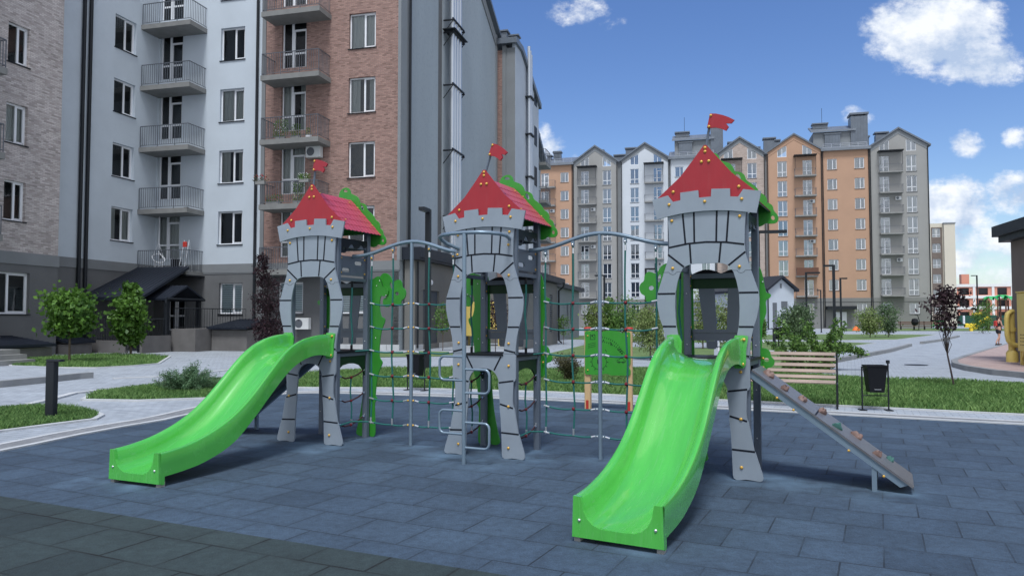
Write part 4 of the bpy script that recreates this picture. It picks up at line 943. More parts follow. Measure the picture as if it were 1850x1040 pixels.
GLASS = 'glass'
def win_meshes(w, h, kind):
    key = ('win', round(w, 2), round(h, 2), kind, GLASS)
    if key in CACHE: return CACHE[key]
    f = MB(); t = .065; d0, d1 = .0, .06
    def bar(x0, z0, x1, z1, e=0): f.box(x0, d0-e, z0, x1, d1, z1)
    bar(0, 0, w, t); bar(0, h-t, w, h); bar(0, t, t, h-t); bar(w-t, t, w, h-t)
    if kind == 'two': 
        m = w*.57; bar(m-.045, t, m+.045, h-t); bar(m+.045, t, w-t, t+.05, .012); bar(m+.045, h-t-.05, w-t, h-t, .012); bar(w-t-.05, t, w-t, h-t, .012)
    elif kind == 'tall':
        m = w*.52; zt = h*.30; bar(m-.05, t, m+.05, h-t); bar(t, zt-.045, w-t, zt+.045)
    elif kind == 'door':
        m = w*.40; zt = h*.80; bar(m-.06, t, m+.06, h-t); bar(m+.06, zt-.05, w-t, zt+.05); bar(t, .72, m-.06, .81); bar(m+.06, .72, w-t, .81); bar(m+.06, t, m+.13, zt-.05, .012); bar(w-t-.06, t, w-t, zt-.05, .012)
    fm = f.mesh('window', 'white_pvc')
    g = MB(); g.add([(t*.6, .035, t*.6), (w-t*.6, .035, t*.6), (w-t*.6, .035, h-t*.6), (t*.6, .035, h-t*.6)], [(0, 1, 2, 3)])
    gm = g.mesh('pane', GLASS, recalc=False)
    s = MB(); s.box(-.05, -.24, -.045, w+.05, .0, -.004); sm = s.mesh('sill', 'dark_metal')
    c = MB(); n = 26; x0, x1 = t, w*.55
    def curt(x0, x1, y=.14):
        vs = []; 
        for i in range(n+1): x = x0+(x1-x0)*i/n; o = .022*sin(i*1.9)+.01*sin(i*.7); vs += [(x, y+o, .02), (x, y+o, h-.02)]
        c.add(vs, [(2*i, 2*i+2, 2*i+3, 2*i+1) for i in range(n)])
    curt(.02, w*.36); curt(w*.70, w-.02)
    cm = c.mesh('curtain', 'curtain', smooth=True, recalc=False)
    c = MB(); curt(.02, w-.02); cf = c.mesh('curtain', 'curtain', smooth=True, recalc=False)
    b = MB(); k = int(h/.11)
    for i in range(k): b.box(.03, .05, .03+i*.11, w-.03, .056, .03+i*.11+.085)
    bm_ = b.mesh('blind', 'blind')
    CACHE[key] = (fm, gm, sm, cm, cf, bm_); return CACHE[key]
ROT = {'F': 0, 'L': pi/2, 'W': -pi/2}
wr = random.Random(21)
def window(parent, fk, o, a0, z0, a1, z1, kind='two', dec=None, sill=True, inset=.15):
    w, h = a1-a0, z1-z0; fm, gm, sm, cm, cf, bm_ = win_meshes(w, h, kind)
    fr = frame_fn(fk, o); a_start = a0 if fk != 'W' else a0
    loc = fr(a_start, inset-.01, z0) 
    wn = link(fm, 'balcony_door' if kind == 'door' else 'window', parent, loc, ROT[fk])
    link(gm, 'pane', wn)
    if sill and kind != 'door': link(sm, 'sill', wn, (0, .05 if inset > .1 else .10, 0))
    if dec is None: dec = wr.choice(['none', 'none', 'side', 'full', 'side'])
    if dec == 'side': link(cm, 'curtain', wn)
    elif dec == 'full': link(cf, 'curtain', wn)
    elif dec == 'blind': link(bm_, 'blind', wn)
    return wn
def balcony(parent, fk, o, a0, a1, zt, depth=1.2, th=.25, rail=1.1, step=.125, r=.009, open_left=True, open_right=True, name_rail='railing', slabm='slab', rm='rail_grey', canopy=None):
    fr = frame_fn(fk, o); mb = MB(); fbox(mb, fr, a0, a1, -depth, 0, zt-th, zt); s = mb.build('balcony', slabm, parent)
    f = MB(); e = .05
    def post(a, d, rr, z0, z1):
        fbox(f, fr, a-rr, a+rr, d-rr, d+rr, z0, z1)
    A0, A1, D = a0+e, a1-e, -depth+e
    zt0, zt1 = zt+.10, zt+rail
    fbox(f, fr, A0, A1, D-.02, D+.02, zt1-.035, zt1); fbox(f, fr, A0, A1, D-.012, D+.012, zt0-.012, zt0+.012)
    n = int((A1-A0)/step)
    for i in range(n+1): post(A0+(A1-A0)*i/n, D, r if i % 8 else r*1.6, zt0 if i % 8 else zt, zt1-.03)
    for on, a in ((open_left, A0), (open_right, A1)):
        if not on: continue
        fbox(f, fr, a-.02, a+.02, D, -.01, zt1-.035, zt1); fbox(f, fr, a-.012, a+.012, D, -.01, zt0-.012, zt0+.012)
        n = int((-D)/step)
        for i in range(1, n): post(a, D+(-D)*i/n, r, zt0, zt1-.03)
    f.build(name_rail, rm, s)
    if canopy:
        c = MB(); fbox(c, fr, a0-.1, a1+.1, -depth-.15, 0, canopy, canopy+.14)
        for a in (a0+.08, a1-.08): fbox(c, fr, a-.03, a+.03, -depth+.03, -depth+.09, zt1-.002, canopy-.002)
        c.build('canopy', 'dark_metal', s)
    return s
def ac_unit(parent, loc, rz=0, s=1.0):
    mb = MB(); mb.rbox(-.4*s, -.15*s, 0, .4*s, .15*s, .55*s, .02); mb.mi = 1; mb.lathe([(.2*s, -.155*s), (.21*s, -.16*s), (.001, -.162*s)], (-.12*s, 0, .28*s), 'y', 18)
    return mb.build('ac_unit', ['ac_white', 'rail_grey'], parent, loc=loc, rz=rz)

PHB = radians(14.6)
BX = Vector((cos(PHB), -sin(PHB), 0)); BY = Vector((sin(PHB), cos(PHB), 0))
OB = Vector((-5.399, 35.387, 0))
nb = thing('apartment_building', 'nearest apartment building on the left with pale blue and brick walls round an inner corner', 'building', OB, -PHB)
LV = [4.5+3.18*k for k in range(6)]       # floor levels
TOPS = [7.0, 10.15, 13.34, 16.54, 19.72]
XC = -13.81; XL = -12.56; RF = 21.6
# facade F, brick part with the balconies
H = [(-2.73, t-1.76, -1.30, t) for t in TOPS]+[(-6.46, t-2.42, -5.08, t) for t in TOPS]
mb = MB(); wall_grid(mb, frame_fn('F'), -7.35, -.12, 4.3, RF, H); mb.build('brick_wall', 'clinker_red', nb)
mb = MB(); HB = [(-3.1, 1.76, -1.7, 3.33), (-6.5, 1.76, -5.1, 3.33)]
wall_grid(mb, frame_fn('F'), -13.81, .0, -.1, 3.85, HB+[(-9.9, 1.76, -8.53, 3.33), (-13.0, .9, -11.9, 3.1)], .16); mb.build('base_wall', 'stucco_base', nb)
mb = MB(); mb.box(-13.86, -.035, 3.85, .035, .1, 4.3); mb.box(-14, -.02, 3.79, .02, .1, 3.85); mb.build('plinth_band', 'stucco_band', nb)
mb = MB(); mb.box(-.6, -.03, 0, .03, .05, .28); mb.box(-8.0, -.03, 0, -.62, .0, .28); mb.build('plinth', 'kerb', nb)
HG = [(-10.02, t-1.70, -8.60, t) for t in TOPS]+[(-13.72, t-2.40, -12.32, t) for t in TOPS]
mb = MB(); wall_grid(mb, frame_fn('F'), XC, -7.56, 4.3, RF, HG); 
HL = [(-3.02, t-1.65, -1.62, t) for t in TOPS]
wall_grid(mb, frame_fn('L', XC), -8.3, 0, 4.3, RF, HL); mb.build('pale_wall', 'stucco_blue', nb)
mb = MB(); wall_grid(mb, frame_fn('L', XC), -8.3, 0, -.1, 3.85, []); mb.build('base_wall', 'stucco_base', nb)
mb = MB(); mb.box(XC-.1, -8.3, 3.85, XC+.035, -.036, 4.3); mb.build('plinth_band', 'stucco_band', nb)
# left brick wing, standing 1.25 m proud
TL = [7.02, 10.12, 13.35, 16.5]
HLB = [(-9.82, t-1.6, -8.85, t) for t in TL]+[(-13.0, t-2.3, -11.7, t) for t in TL]
mb = MB(); wall_grid(mb, frame_fn('L', XL), -16, -7.22, 4.18, RF, HLB); mb.add([(XL, -7.22, 4.18), (XC, -7.22, 4.18), (XC, -7.22, RF), (XL, -7.22, RF)], [(0, 1, 2, 3)]); mb.build('brick_wall', 'clinker_beige', nb)
mb = MB(); wall_grid(mb, frame_fn('L', XL), -16, -7.22, -.1, 3.7, [(-10.6, 1.7, -8.56, 3.36)]); mb.add([(XL, -7.22, -.1), (XC, -7.22, -.1), (XC, -7.22, 3.7), (XL, -7.22, 3.7)], [(0, 1, 2, 3)]); mb.build('base_wall', 'stucco_base', nb)
mb = MB(); mb.box(XC-.1, -16, 3.7, XL+.04, -7.18, 4.18); mb.build('plinth_band', 'stucco_band', nb)
# dark rooms behind the glass, roof slab
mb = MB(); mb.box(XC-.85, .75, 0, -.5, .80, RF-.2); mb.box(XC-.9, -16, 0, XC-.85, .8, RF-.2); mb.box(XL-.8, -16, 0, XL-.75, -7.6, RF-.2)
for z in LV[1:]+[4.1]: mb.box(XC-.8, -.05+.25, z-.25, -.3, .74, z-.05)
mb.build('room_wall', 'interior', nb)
# south gable (along +y)
gp = [(0, -.1), (17.1, -.1), (17.1, RF), (8.55, 26.2), (0, RF)]
mb = MB(); mb.prism(gp, -.02, -.3, 'x', holes=[[(5.3, 4.4), (6.15, 4.4), (6.15, 23.9), (5.3, 23.4)]]); mb.build('side_wall', 'stucco_side', nb)
mb = MB(); mb.box(-.3, 5.3, 4.4, -.12, 6.15, 23.5); mb.mi = 0; mb.build('side_recess', 'stucco_base', nb)
mb = MB(); mb.box(-.10, -.035, 4.31, .045, .72, RF); mb.box(-.02, 16.85, 2, .05, 17.15, RF); mb.build('corner_trim', 'stucco_trim', nb)
mb = MB(); mb.box(-.01, .74, 4.31, .02, 1.22, RF+.2); mb.box(-7.57, -.03, 0, -7.36, .04, RF); mb.build('dark_trim', 'stucco_band', nb)
# roof and verge
mb = MB(); e = .3
for s0, s1 in (((-.5, RF-.25), (8.55, 26.3)), ((17.6, RF-.25), (8.55, 26.3))):
    mb.add([(x, y, z+dz) for dz in (0, .25) for x in (-22, .28) for y, z in (s0, s1)], [(0, 2, 3, 1), (4, 5, 7, 6), (0, 1, 5, 4), (2, 6, 7, 3), (0, 4, 6, 2), (1, 3, 7, 5)])
mb.build('roof', 'roof_metal', nb)
mb = MB(); mb.prism([(0, RF-.95), (8.55, 25.25), (17.1, RF-.95), (17.1, RF-.28), (8.55, 26.0), (0, RF-.28)], -.018, .05, 'x'); mb.build('verge_board', 'stucco_band', nb)
# rainwater pipes
for (x, y, r) in ((-7.80, -.10, .07), (-.07+.0, 1.48, .0), (.12, .98, .06)):
    if r: MB().tube([(x, y, .2), (x, y, RF)], r, 10).build('drainpipe', 'dark_metal', nb, smooth=True)
for y in (-4.98, -4.60): MB().tube([(XC+.11, y, .3), (XC+.11, y, RF)], .085, 10).build('drainpipe', 'dark_metal', nb, smooth=True)
# flue bundle on brackets
for i, y in enumerate((6.45, 6.85, 7.30, 7.75)):
    MB().tube([(.38, y, 4.6+.3*i), (.38, y, 27.5)], .14, 14).build('flue', 'flue', nb, smooth=True)
for z in (7.2, 10.9, 14.6, 17.6, 18.3, 22):
    f = MB(); f.box(0, 6.05, z, .62, 6.13, z+.08); f.box(0, 8.0, z, .62, 8.08, z+.08); f.box(.52, 6.05, z+.081, .6, 8.08, z+.16)
    f.tube([(0, 6.09, z-.7), (.55, 6.09, z)], .025, 6); f.tube([(0, 8.04, z-.7), (.55, 8.04, z)], .025, 6)
    if z == 17.6: f.box(0, 5.9, z+.17, .75, 8.2, z+.22)
    f.build('flue_bracket', 'dark_metal', nb)
# windows
for i, t in enumerate(TOPS):
    window(nb, 'F', 0, -2.73, t-1.76, -1.30, t, 'two', ['none', 'none', 'side', 'full', 'none'][i])
    window(nb, 'F', 0, -6.46, t-2.42, -5.08, t, 'door', ['side', 'full', 'side', 'none', 'none'][i])
    window(nb, 'F', 0, -10.02, t-1.70, -8.60, t, 'two', ['none', 'side', 'full', 'none', 'none'][i])
    window(nb, 'F', 0, -13.72, t-2.40, -12.32, t, 'door', ['full', 'none', 'none', 'none', 'none'][i])
    window(nb, 'L', XC, -3.02, t-1.65, -1.62, t, 'two', 'none' if i else 'side')
    balcony(nb, 'F', 0, -6.88, -3.70, LV[i]-.62, 1.2)
    b_ = balcony(nb, 'F', 0, XC+.02, -10.85, LV[i]-.62, 1.33, open_left=False, th=.24)
for i, t in enumerate(TL):
    window(nb, 'L', XL, -9.82, t-1.6, -8.85, t, 'two', ['none', 'full', 'none', 'none'][i]); window(nb, 'L', XL, -13.0, t-2.3, -11.7, t, 'door')
    balcony(nb, 'L', XL, -14.0, -10.80, t-2.35, 1.15, rail=1.1)
window(nb, 'L', XL, -10.6, 1.7, -8.56, 3.36, 'two', 'none')
for h in HB: window(nb, 'F', 0, *h, 'two', 'blind')
window(nb, 'F', 0, -9.9, 1.76, -8.53, 3.33, 'two', 'blind')
window(nb, 'F', 0, -13.0, .9, -11.9, 3.1, 'door', 'none')
ac_unit(nb, (-4.45, -.22, 9.44)); ac_unit(nb, (-5.0, -.2, 1.0), 0, 1.0)
mb = MB(); mb.rbox(-.13, -.12, -.2, .13, 0, .2, .02); mb.build('wall_lamp', 'dark_metal', nb, loc=(-11.9, 0, 7.1))
mb = MB(); mb.box(XC+.03, -1.42, 3.63, -10.75, 0, 3.70); mb.build('slab_edging', 'dark_metal', nb)
# entrance canopy (part of the building)
mb = MB(); P_ = [(XC+.01, -1.2, 4.12), (-10.75, -1.2, 4.12), (-10.35, -4.85, 2.50), (XC+.01, -4.85, 2.50)]
mb.add([*P_]+[(x, y, z-.14) for x, y, z in P_], [(0, 1, 2, 3), (4, 7, 6, 5), (0, 4, 5, 1), (1, 5, 6, 2), (2, 6, 7, 3), (3, 7, 4, 0)])
for i in range(14):
    k = (i+.5)/14; xa = XC+(-10.75-XC)*k; xb = XC+(-10.35-XC)*k; mb.tube([(xa, -1.25, 4.135), (xb, -4.8, 2.52)], .018, 4)
cn = mb.build('entrance_canopy', 'anthracite', nb)
mb = MB(); gy0, gy1, gx0, gx1 = -3.85, -1.25, -12.2, -9.75
for ya in (gy0, gy1):
    ym = (gy0+gy1)/2
    q = [(gx0, ya, 2.46), (gx1, ya, 2.46), (gx1, ym, 3.10), (gx0, ym, 3.10)]
    mb.add(q+[(x, y, z-.09) for x, y, z in q], [(0, 1, 2, 3), (4, 7, 6, 5), (0, 4, 5, 1), (1, 5, 6, 2), (2, 6, 7, 3), (3, 7, 4, 0)])
    for i in range(10):
        xx = gx0+(gx1-gx0)*(i+.5)/10; mb.tube([(xx, ya, 2.47), (xx, ym, 3.11)], .014, 4)
mb.build('porch_roof', 'anthracite', cn)
for (x, y, h) in ((-9.95, -3.7, 2.4), (-10.5, -4.7, 2.42), (-9.95, -1.5, 2.4), (-13.5, -4.7, 2.42)):
    m_ = MB(); m_.box(x-.09, y-.09, 0, x+.09, y+.09, h); m_.build('canopy_post', 'dark_metal', cn)
mb = MB(); mb.tube([(-9.82, -3.95, 2.4), (-9.80, -3.95, 2.25), (-9.86, -3.84, 2.1), (-9.86, -3.84, .12), (-9.86, -4.1, .05)], .05, 8); mb.tube([(-9.75, -3.9, 2.43), (-9.75, -1.3, 2.43)], .05, 8); mb.build('drainpipe', 'dark_metal', cn, smooth=True)
# walls, railings and shelters by the entrance: things of their own
def local_thing(name, label, cat, group=None): return thing(name, label, cat, OB, -PHB, group)
w_ = MB(); w_.box(-9.85, -3.5, 0, -8.55, -.75, 1.05); w_.box(-13.7, -5.5, 0, -10.6, -5.3, .55); w_.box(-9.83, -5.5, 0, -9.7, -3.7, .75)
rp = local_thing('ramp_wall', 'grey concrete ramp wall beside the entrance canopy', 'wall'); w_.build('wall', 'concrete_dark', rp)
r_ = MB()
def rail_run(mb, p, q, z0, z1, step=.13):
    p = Vector(p); q = Vector(q); n = max(2, int((q-p).length/step))
    mb.tube([(p.x, p.y, z1), (q.x, q.y, z1)], .022, 6); mb.tube([(p.x, p.y, z0+.08), (q.x, q.y, z0+.08)], .014, 6)
    for i in range(n+1):
        a = p.lerp(q, i/n); mb.tube([(a.x, a.y, z0), (a.x, a.y, z1)], .009 if i % 7 else .02, 5)
rail_run(r_, (-9.8, -3.4, 0), (-8.6, -.85, 0), 1.05, 2.0); rail_run(r_, (-8.6, -.85, 0), (-7.9, -.6, 0), 1.05, 2.0); rail_run(r_, (-13.6, -5.4, 0), (-10.7, -5.4, 0), .55, 1.6); rail_run(r_, (-10.6, -5.4, 0), (-9.9, -3.8, 0), .1, 1.5)
r_.build('railing', 'dark_metal', rp)
bs = local_thing('basement_shelter', 'low concrete block with a sloping black metal lid below the right ground floor window', 'shelter', 'covered basement entries')
m_ = MB(); m_.box(-8.5, -2.4, 0, -6.6, -.05, .98); m_.build('block', 'concrete_dark', bs)
def lid(mb, x0, x1, y0, y1, z0, z1, axis='y'):
    c = [(x0, y0, z0), (x1, y0, z0), (x1, y1, z1), (x0, y1, z1)] if axis == 'y' else [(x0, y0, z0), (x1, y0, z1), (x1, y1, z1), (x0, y1, z0)]
    mb.add(c+[(x, y, z-.1) for x, y, z in c], [(0, 1, 2, 3), (4, 7, 6, 5), (0, 4, 5, 1), (1, 5, 6, 2), (2, 6, 7, 3), (3, 7, 4, 0)])
    for i in range(9):
        k = (i+.5)/9; mb.tube([(x0+(x1-x0)*k, y0, (z0 if axis == 'y' else z0+(z1-z0)*k)+.01), (x0+(x1-x0)*k, y1, (z1 if axis == 'y' else z0+(z1-z0)*k)+.01)], .013, 4)
m_ = MB(); lid(m_, -8.65, -6.5, -2.6, -.05, 1.12, 1.50); m_.build('lid', 'anthracite', bs)
for lab, (x0, x1, y0, y1) in (('low basement hatch with a black metal lid under the far left window', (XL+.05, XL+2.3, -12.5, -9.4)), ('small basement hatch with a black metal lid left of the entrance canopy', (XL-1.1, XL+.6, -7.1, -5.7))):
    bs = local_thing('basement_hatch', lab, 'hatch', 'covered basement entries')
    m_ = MB(); m_.box(x0+.08, y0+.08, 0, x1-.12, y1-.08, .42); m_.build('block', 'concrete_dark', bs); m_ = MB(); lid(m_, x1, x0, y0, y1, .55, .85, 'x'); m_.build('lid', 'anthracite', bs)
# steps and handrail at the far left
b = G(8, 660); st = thing('entrance_steps', 'grey steps with a bent metal handrail at the left edge of the photo', 'steps', b, -PHB)
m_ = MB(); m_.box(-2.5, -1, 0, .15, 1, .16); m_.box(-2.5, -.8, .16, -.2, 1, .32); m_.box(-2.5, -.6, .32, -.5, 1, .48); m_.build('step', 'concrete', st)
m_ = MB(); m_.tube([(-2.2, -.9, 1.35), (-1.2, -.9, 1.5), (-.6, -.9, 1.45), (.35, -.9, .95), (.4, -.9, .82), (.28, -.9, .75), (-1.0, -.9, 1.25)], .025, 8); m_.tube([(-.35, -.9, 0), (-.35, -.9, 1.3)], .022, 8); m_.tube([(-.7, -.9, .5), (.35, -.9, .05)], .022, 8); m_.build('handrail', 'steel_blue', st, smooth=True)
# balcony things
hc = local_thing('hanging_chair', 'white hanging hoop chair on the lowest grey balcony', 'chair')
m_ = MB(); m_.tube([(-12.95, -.75, 4.95)]+[(-12.95+.38*cos(a), -.75+.1*sin(a), 4.6+.34*sin(a)*.6-.12*cos(a)) for a in np.linspace(0, 2*pi, 18)], .018, 6); 
for dx in (-.35, .35): m_.tube([(-12.95+dx, -.75, 4.62-.12*dx/.35), (-12.95, -.75, 5.4), (-12.95, -.75, 6.77)], .008, 5)
for i in range(8): m_.tube([(-13.25+i*.085, -.8, 4.45), (-13.25+i*.085, -.8, 4.15)], .01, 5)
m_.build('hoop', 'white_pvc', hc, smooth=True)
sl = local_thing('step_ladder', 'folded step ladder with a pink cloth on the lowest grey balcony', 'ladder')
m_ = MB()
for dx in (0, .34): m_.tube([(-11.6+dx, -.95, 3.9), (-11.45+dx*.8, -.7, 5.5)], .018, 6); m_.tube([(-11.55+dx, -.4, 3.9), (-11.45+dx*.8, -.66, 5.4)], .018, 6)
for k in range(5): m_.box(-11.6+.03*k, -.93+.05*k, 4.15+.27*k, -11.27+.02*k, -.85+.05*k, 4.18+.27*k)
m_.build('ladder_frame', 'silver', sl); m_ = MB(); m_.rbox(-11.5, -.8, 5.15, -11.28, -.68, 5.42, .03); m_.build('cloth', 'play_red', sl)
bxx = local_thing('storage_box', 'black storage box on the lowest grey balcony beside the ladder', 'box'); m_ = MB(); m_.rbox(-12.1, -.9, 3.9, -11.72, -.5, 4.55, .03); m_.build('box', 'black_plastic', bxx)
def potted(x, y, z, label, lm, fl, h=.4, n=220, w=.25, pot='concrete', L=.5):
    t = thing('potted_plant', label, 'potted plant', OB+BX*x+BY*y+Vector((0, 0, z)), -PHB, 'potted plants on the brick balconies')
    m = MB(); m.box(-L/2, -.08, 0, L/2, .08, .16); m.build('pot', pot, t)
    k = n; C = np.stack([rng.uniform(-w, w, k), rng.uniform(-.12, .12, k), .16+h*rng.random(k)**1.2], 1); V, F = leaves(C, .05+.04*rng.random(k), .2, .6); link(np_mesh('foliage', V, F, lm, rng.random(k)), 'foliage', t)
    if fl:
        m = MB()
        for i in range(16): m.lathe([(.001, -.02), (.028, 0), (.001, .02)], (random.uniform(-w, w), random.uniform(-.14, -.05), .2+random.uniform(.1, 1)*h*.9), 'z', 6)
        m.build('flowers', fl, t)
B2, B3 = LV[1]-.62, LV[2]-.62
potted(-6.75, -1.25, B2+.98, 'red flowering box hung on the left end of the lower brick balcony rail', 'leaf_brown', 'flower_red', .3, 160, .4)
potted(-6.2, -.95, B2, 'box of red and white flowers standing on the lower brick balcony floor', 'leaf_mid', 'flower_red', .35, 260, .45, L=.8)
potted(-4.4, -1.22, B2+.98, 'white and pink flowers hung on the right end of the lower brick balcony rail', 'leaf_mid', 'flower_white', .25, 200, .3)
potted(-4.9, -.9, B2, 'tall leafy plant with white flowers on the right side of the lower brick balcony', 'leaf_mid', 'flower_white', .9, 420, .3)
potted(-5.9, -.9, B3, 'big bush of white flowers on the upper brick balcony', 'leaf_mid', 'flower_white', .85, 520, .38)
potted(-5.1, -.85, B3, 'dark leafy plant right of the white flowers on the upper brick balcony', 'leaf_linden', None, .6, 260, .25)
potted(-4.35, -.95, B3, 'white pot with a sparse plant at the right end of the upper brick balcony', 'leaf_linden', None, .35, 80, .12, 'white_pvc', .22)

# second section further along, 1.4 m proud
ns = thing('apartment_building', 'mostly hidden second apartment block with a pale side wall behind the dark flue wall', 'building', OB+BY*17.3, -PHB)
mb = MB(); mb.box(-14, .02, -.1, .35, 1.0, 20.6); mb.build('brick_wall', 'clinker_red', ns)
mb = MB(); mb.box(.36, -.02, -.1, .62, .9, 20.9); mb.box(.70, -.02, -.1, 1.30, .9, 20.7); mb.build('dark_trim', 'stucco_band', ns); mb = MB(); mb.box(.62, .03, -.1, .70, .9, 20.8); mb.build('light_trim', 'stucco_trim', ns)
H2 = [(2.6+0*k, 5.2+3.18*k, 3.4, 6.7+3.18*k) for k in range(5)]
mb = MB(); sw = [(0, -.1), (7.6, -.1), (7.6, 18.6), (1.6, 21.0), (0, 21.0)]; mb.prism(sw, 1.31, 1.1, 'x'); mb.build('side_wall', 'stucco_pale', ns)
mb = MB(); mb.box(-14, 7.6, -.1, .5, 12, 17.5); mb.box(-14, 1, -.1, 1.1, 7.6, 18.0); mb.build('rear_wall', 'stucco_side', ns)
mb = MB(); mb.prism([(-.35, 20.95), (1.6, 20.95), (7.9, 18.45), (7.9, 18.85), (1.7, 21.35), (-.35, 21.35)], -14, 1.5, 'x'); mb.build('roof', 'roof_metal', ns)
mb = MB(); mb.prism([(7.7, 17.5), (12.6, 14.6), (12.6, 15.0), (7.7, 17.9)], -10, 1.0, 'x'); mb.build('roof', 'roof_metal', ns)
for y in (3.2, 3.55, 3.9): MB().tube([(1.55, y, 5), (1.55, y, 22.0-.6*(y-3))], .12, 10).build('flue', 'flue', ns, smooth=True)
for z in (8, 12, 15.2, 18): m_ = MB(); m_.box(1.3, 2.95, z, 1.8, 4.15, z+.1); m_.build('flue_bracket', 'dark_metal', ns)
for k in range(5):
    z = 5.6+3.18*k; m_ = MB(); m_.box(1.28, 6.0, z, 1.34, 6.9, z+1.5); m_.build('window', 'dark_metal', ns)
for (x, y) in ((.2, .6), (.75, 1.6)): m_ = MB(); m_.box(x-.4, y-.3, 21.2, x+.4, y+.3, 22.0); m_.box(x-.5, y-.4, 22.05, x+.5, y+.4, 22.15); m_.build('chimney', 'roof_metal', ns)
for k in range(4):
    balcony(ns, 'L', .5, 8.6, 10.6, 5+3.1*k, 1.2, step=.2)

# annexes: single storey, along the side wall
an = thing('annex_building', 'dark single storey annex with a grey door, right of the brick facade', 'building', OB, -PHB)
mb = MB(); wall_grid(mb, frame_fn('L', .62), .45, 9.0, 0, 4.35, [(1.55, .25, 3.85, 2.95)], .12); wall_grid(mb, frame_fn('F', .45), .1, .62, 0, 4.35, []); mb.box(.1, 9.0, 0, .62, 9.1, 4.35); mb.build('wall', 'annex_wall', an)
mb = MB(); mb.box(.0, .2, 4.35, .95, 9.3, 4.45); mb.box(.0, .2, 4.451, 1.0, 9.35, 4.95); mb.build('fascia', 'anthracite', an)
mb = MB(); mb.box(.45, 1.55, .25, .51, 3.85, 2.95); d_ = mb.build('door', 'annex_door', an); m_ = MB(); m_.box(.512, 2.68, .3, .522, 2.72, 2.9); m_.build('door_gap', 'black_plastic', d_)
mb = MB(); mb.box(.6, .43, 0, .66, 1.5, .26); mb.box(.6, 3.9, 0, .66, 9.0, .26); mb.build('plinth', 'kerb', an)
MB().lathe([(.001, -.05), (.11, -.04), (.14, 0), (.11, .05), (.001, .06)], (.70, 2.5, 3.35), 'x', 12).build('wall_lamp', 'white_pvc', an, smooth=True)
mb = MB(); mb.tube([(.72, .62, .1), (.72, .62, 4.3)], .05, 8); mb.build('drainpipe', 'dark_metal', an, smooth=True)
def prot(px, Z): p = GZ(px, Z); return p
a2p = GZ(1007, 45.2)
a2 = thing('annex_building', 'low dark grey annex with louvred openings behind the middle tower', 'building', a2p, -PHB)
mb = MB(); wall_grid(mb, frame_fn('L', 0), -9, 0, 0, 3.6, [(-2.3, .7, -1.5, 2.9)], .1); mb.add([(0, 0, 0), (-8, 0, 0), (-8, 0, 3.6), (0, 0, 3.6)], [(0, 1, 2, 3)]); mb.box(-.6, -9.05, 0, 0, -9, 3.6); mb.box(-.65, -9, 0, -.6, -.01, 3.6); mb.build('wall', 'annex_wall', a2)
mb = MB(); mb.prism([(-9.5, 3.62), (.5, 3.62), (.5, 3.95), (-9.5, 3.95)], -.8, .4, 'x'); mb.build('fascia', 'anthracite', a2)
m_ = MB()
for i in range(18): m_.box(-.1, -2.3, .7+i*.122, -.03, -1.5, .78+i*.122)
m_.build('louvre', 'rail_grey', a2)
mb = MB(); mb.tube([(.45, -.1, 3.7), (.4, -.1, 3.45), (.12, -.15, 3.2), (.12, -.15, .2), (.3, -.15, .06)], .055, 8); mb.build('drainpipe', 'dark_metal', a2, smooth=True)
a3 = thing('annex_building', 'low pale grey annex behind the left side of the right rope net', 'building', GZ(1046, 61), -PHB)
mb = MB(); wall_grid(mb, frame_fn('L', 0), -13, 0, 0, 3.7, [(-10.2, .2, -8.6, 2.7), (-5.6, 1.1, -4.9, 2.7), (-4.2, 1.1, -3.5, 2.7)], .1); mb.add([(0, 0, 0), (-8, 0, 0), (-8, 0, 3.7), (0, 0, 3.7)], [(0, 1, 2, 3)]); mb.build('wall', 'stucco_trim', a3)
mb = MB(); mb.box(-8, -13.4, 3.7, .4, .5, 4.02); mb.build('fascia', 'anthracite', a3)
m_ = MB(); m_.box(-.12, -10.2, .2, -.06, -8.6, 2.7); m_.box(-.12, -5.6, 1.1, -.06, -4.9, 2.7); m_.box(-.12, -4.2, 1.1, -.06, -3.5, 2.7); m_.build('door', 'annex_door', a3)

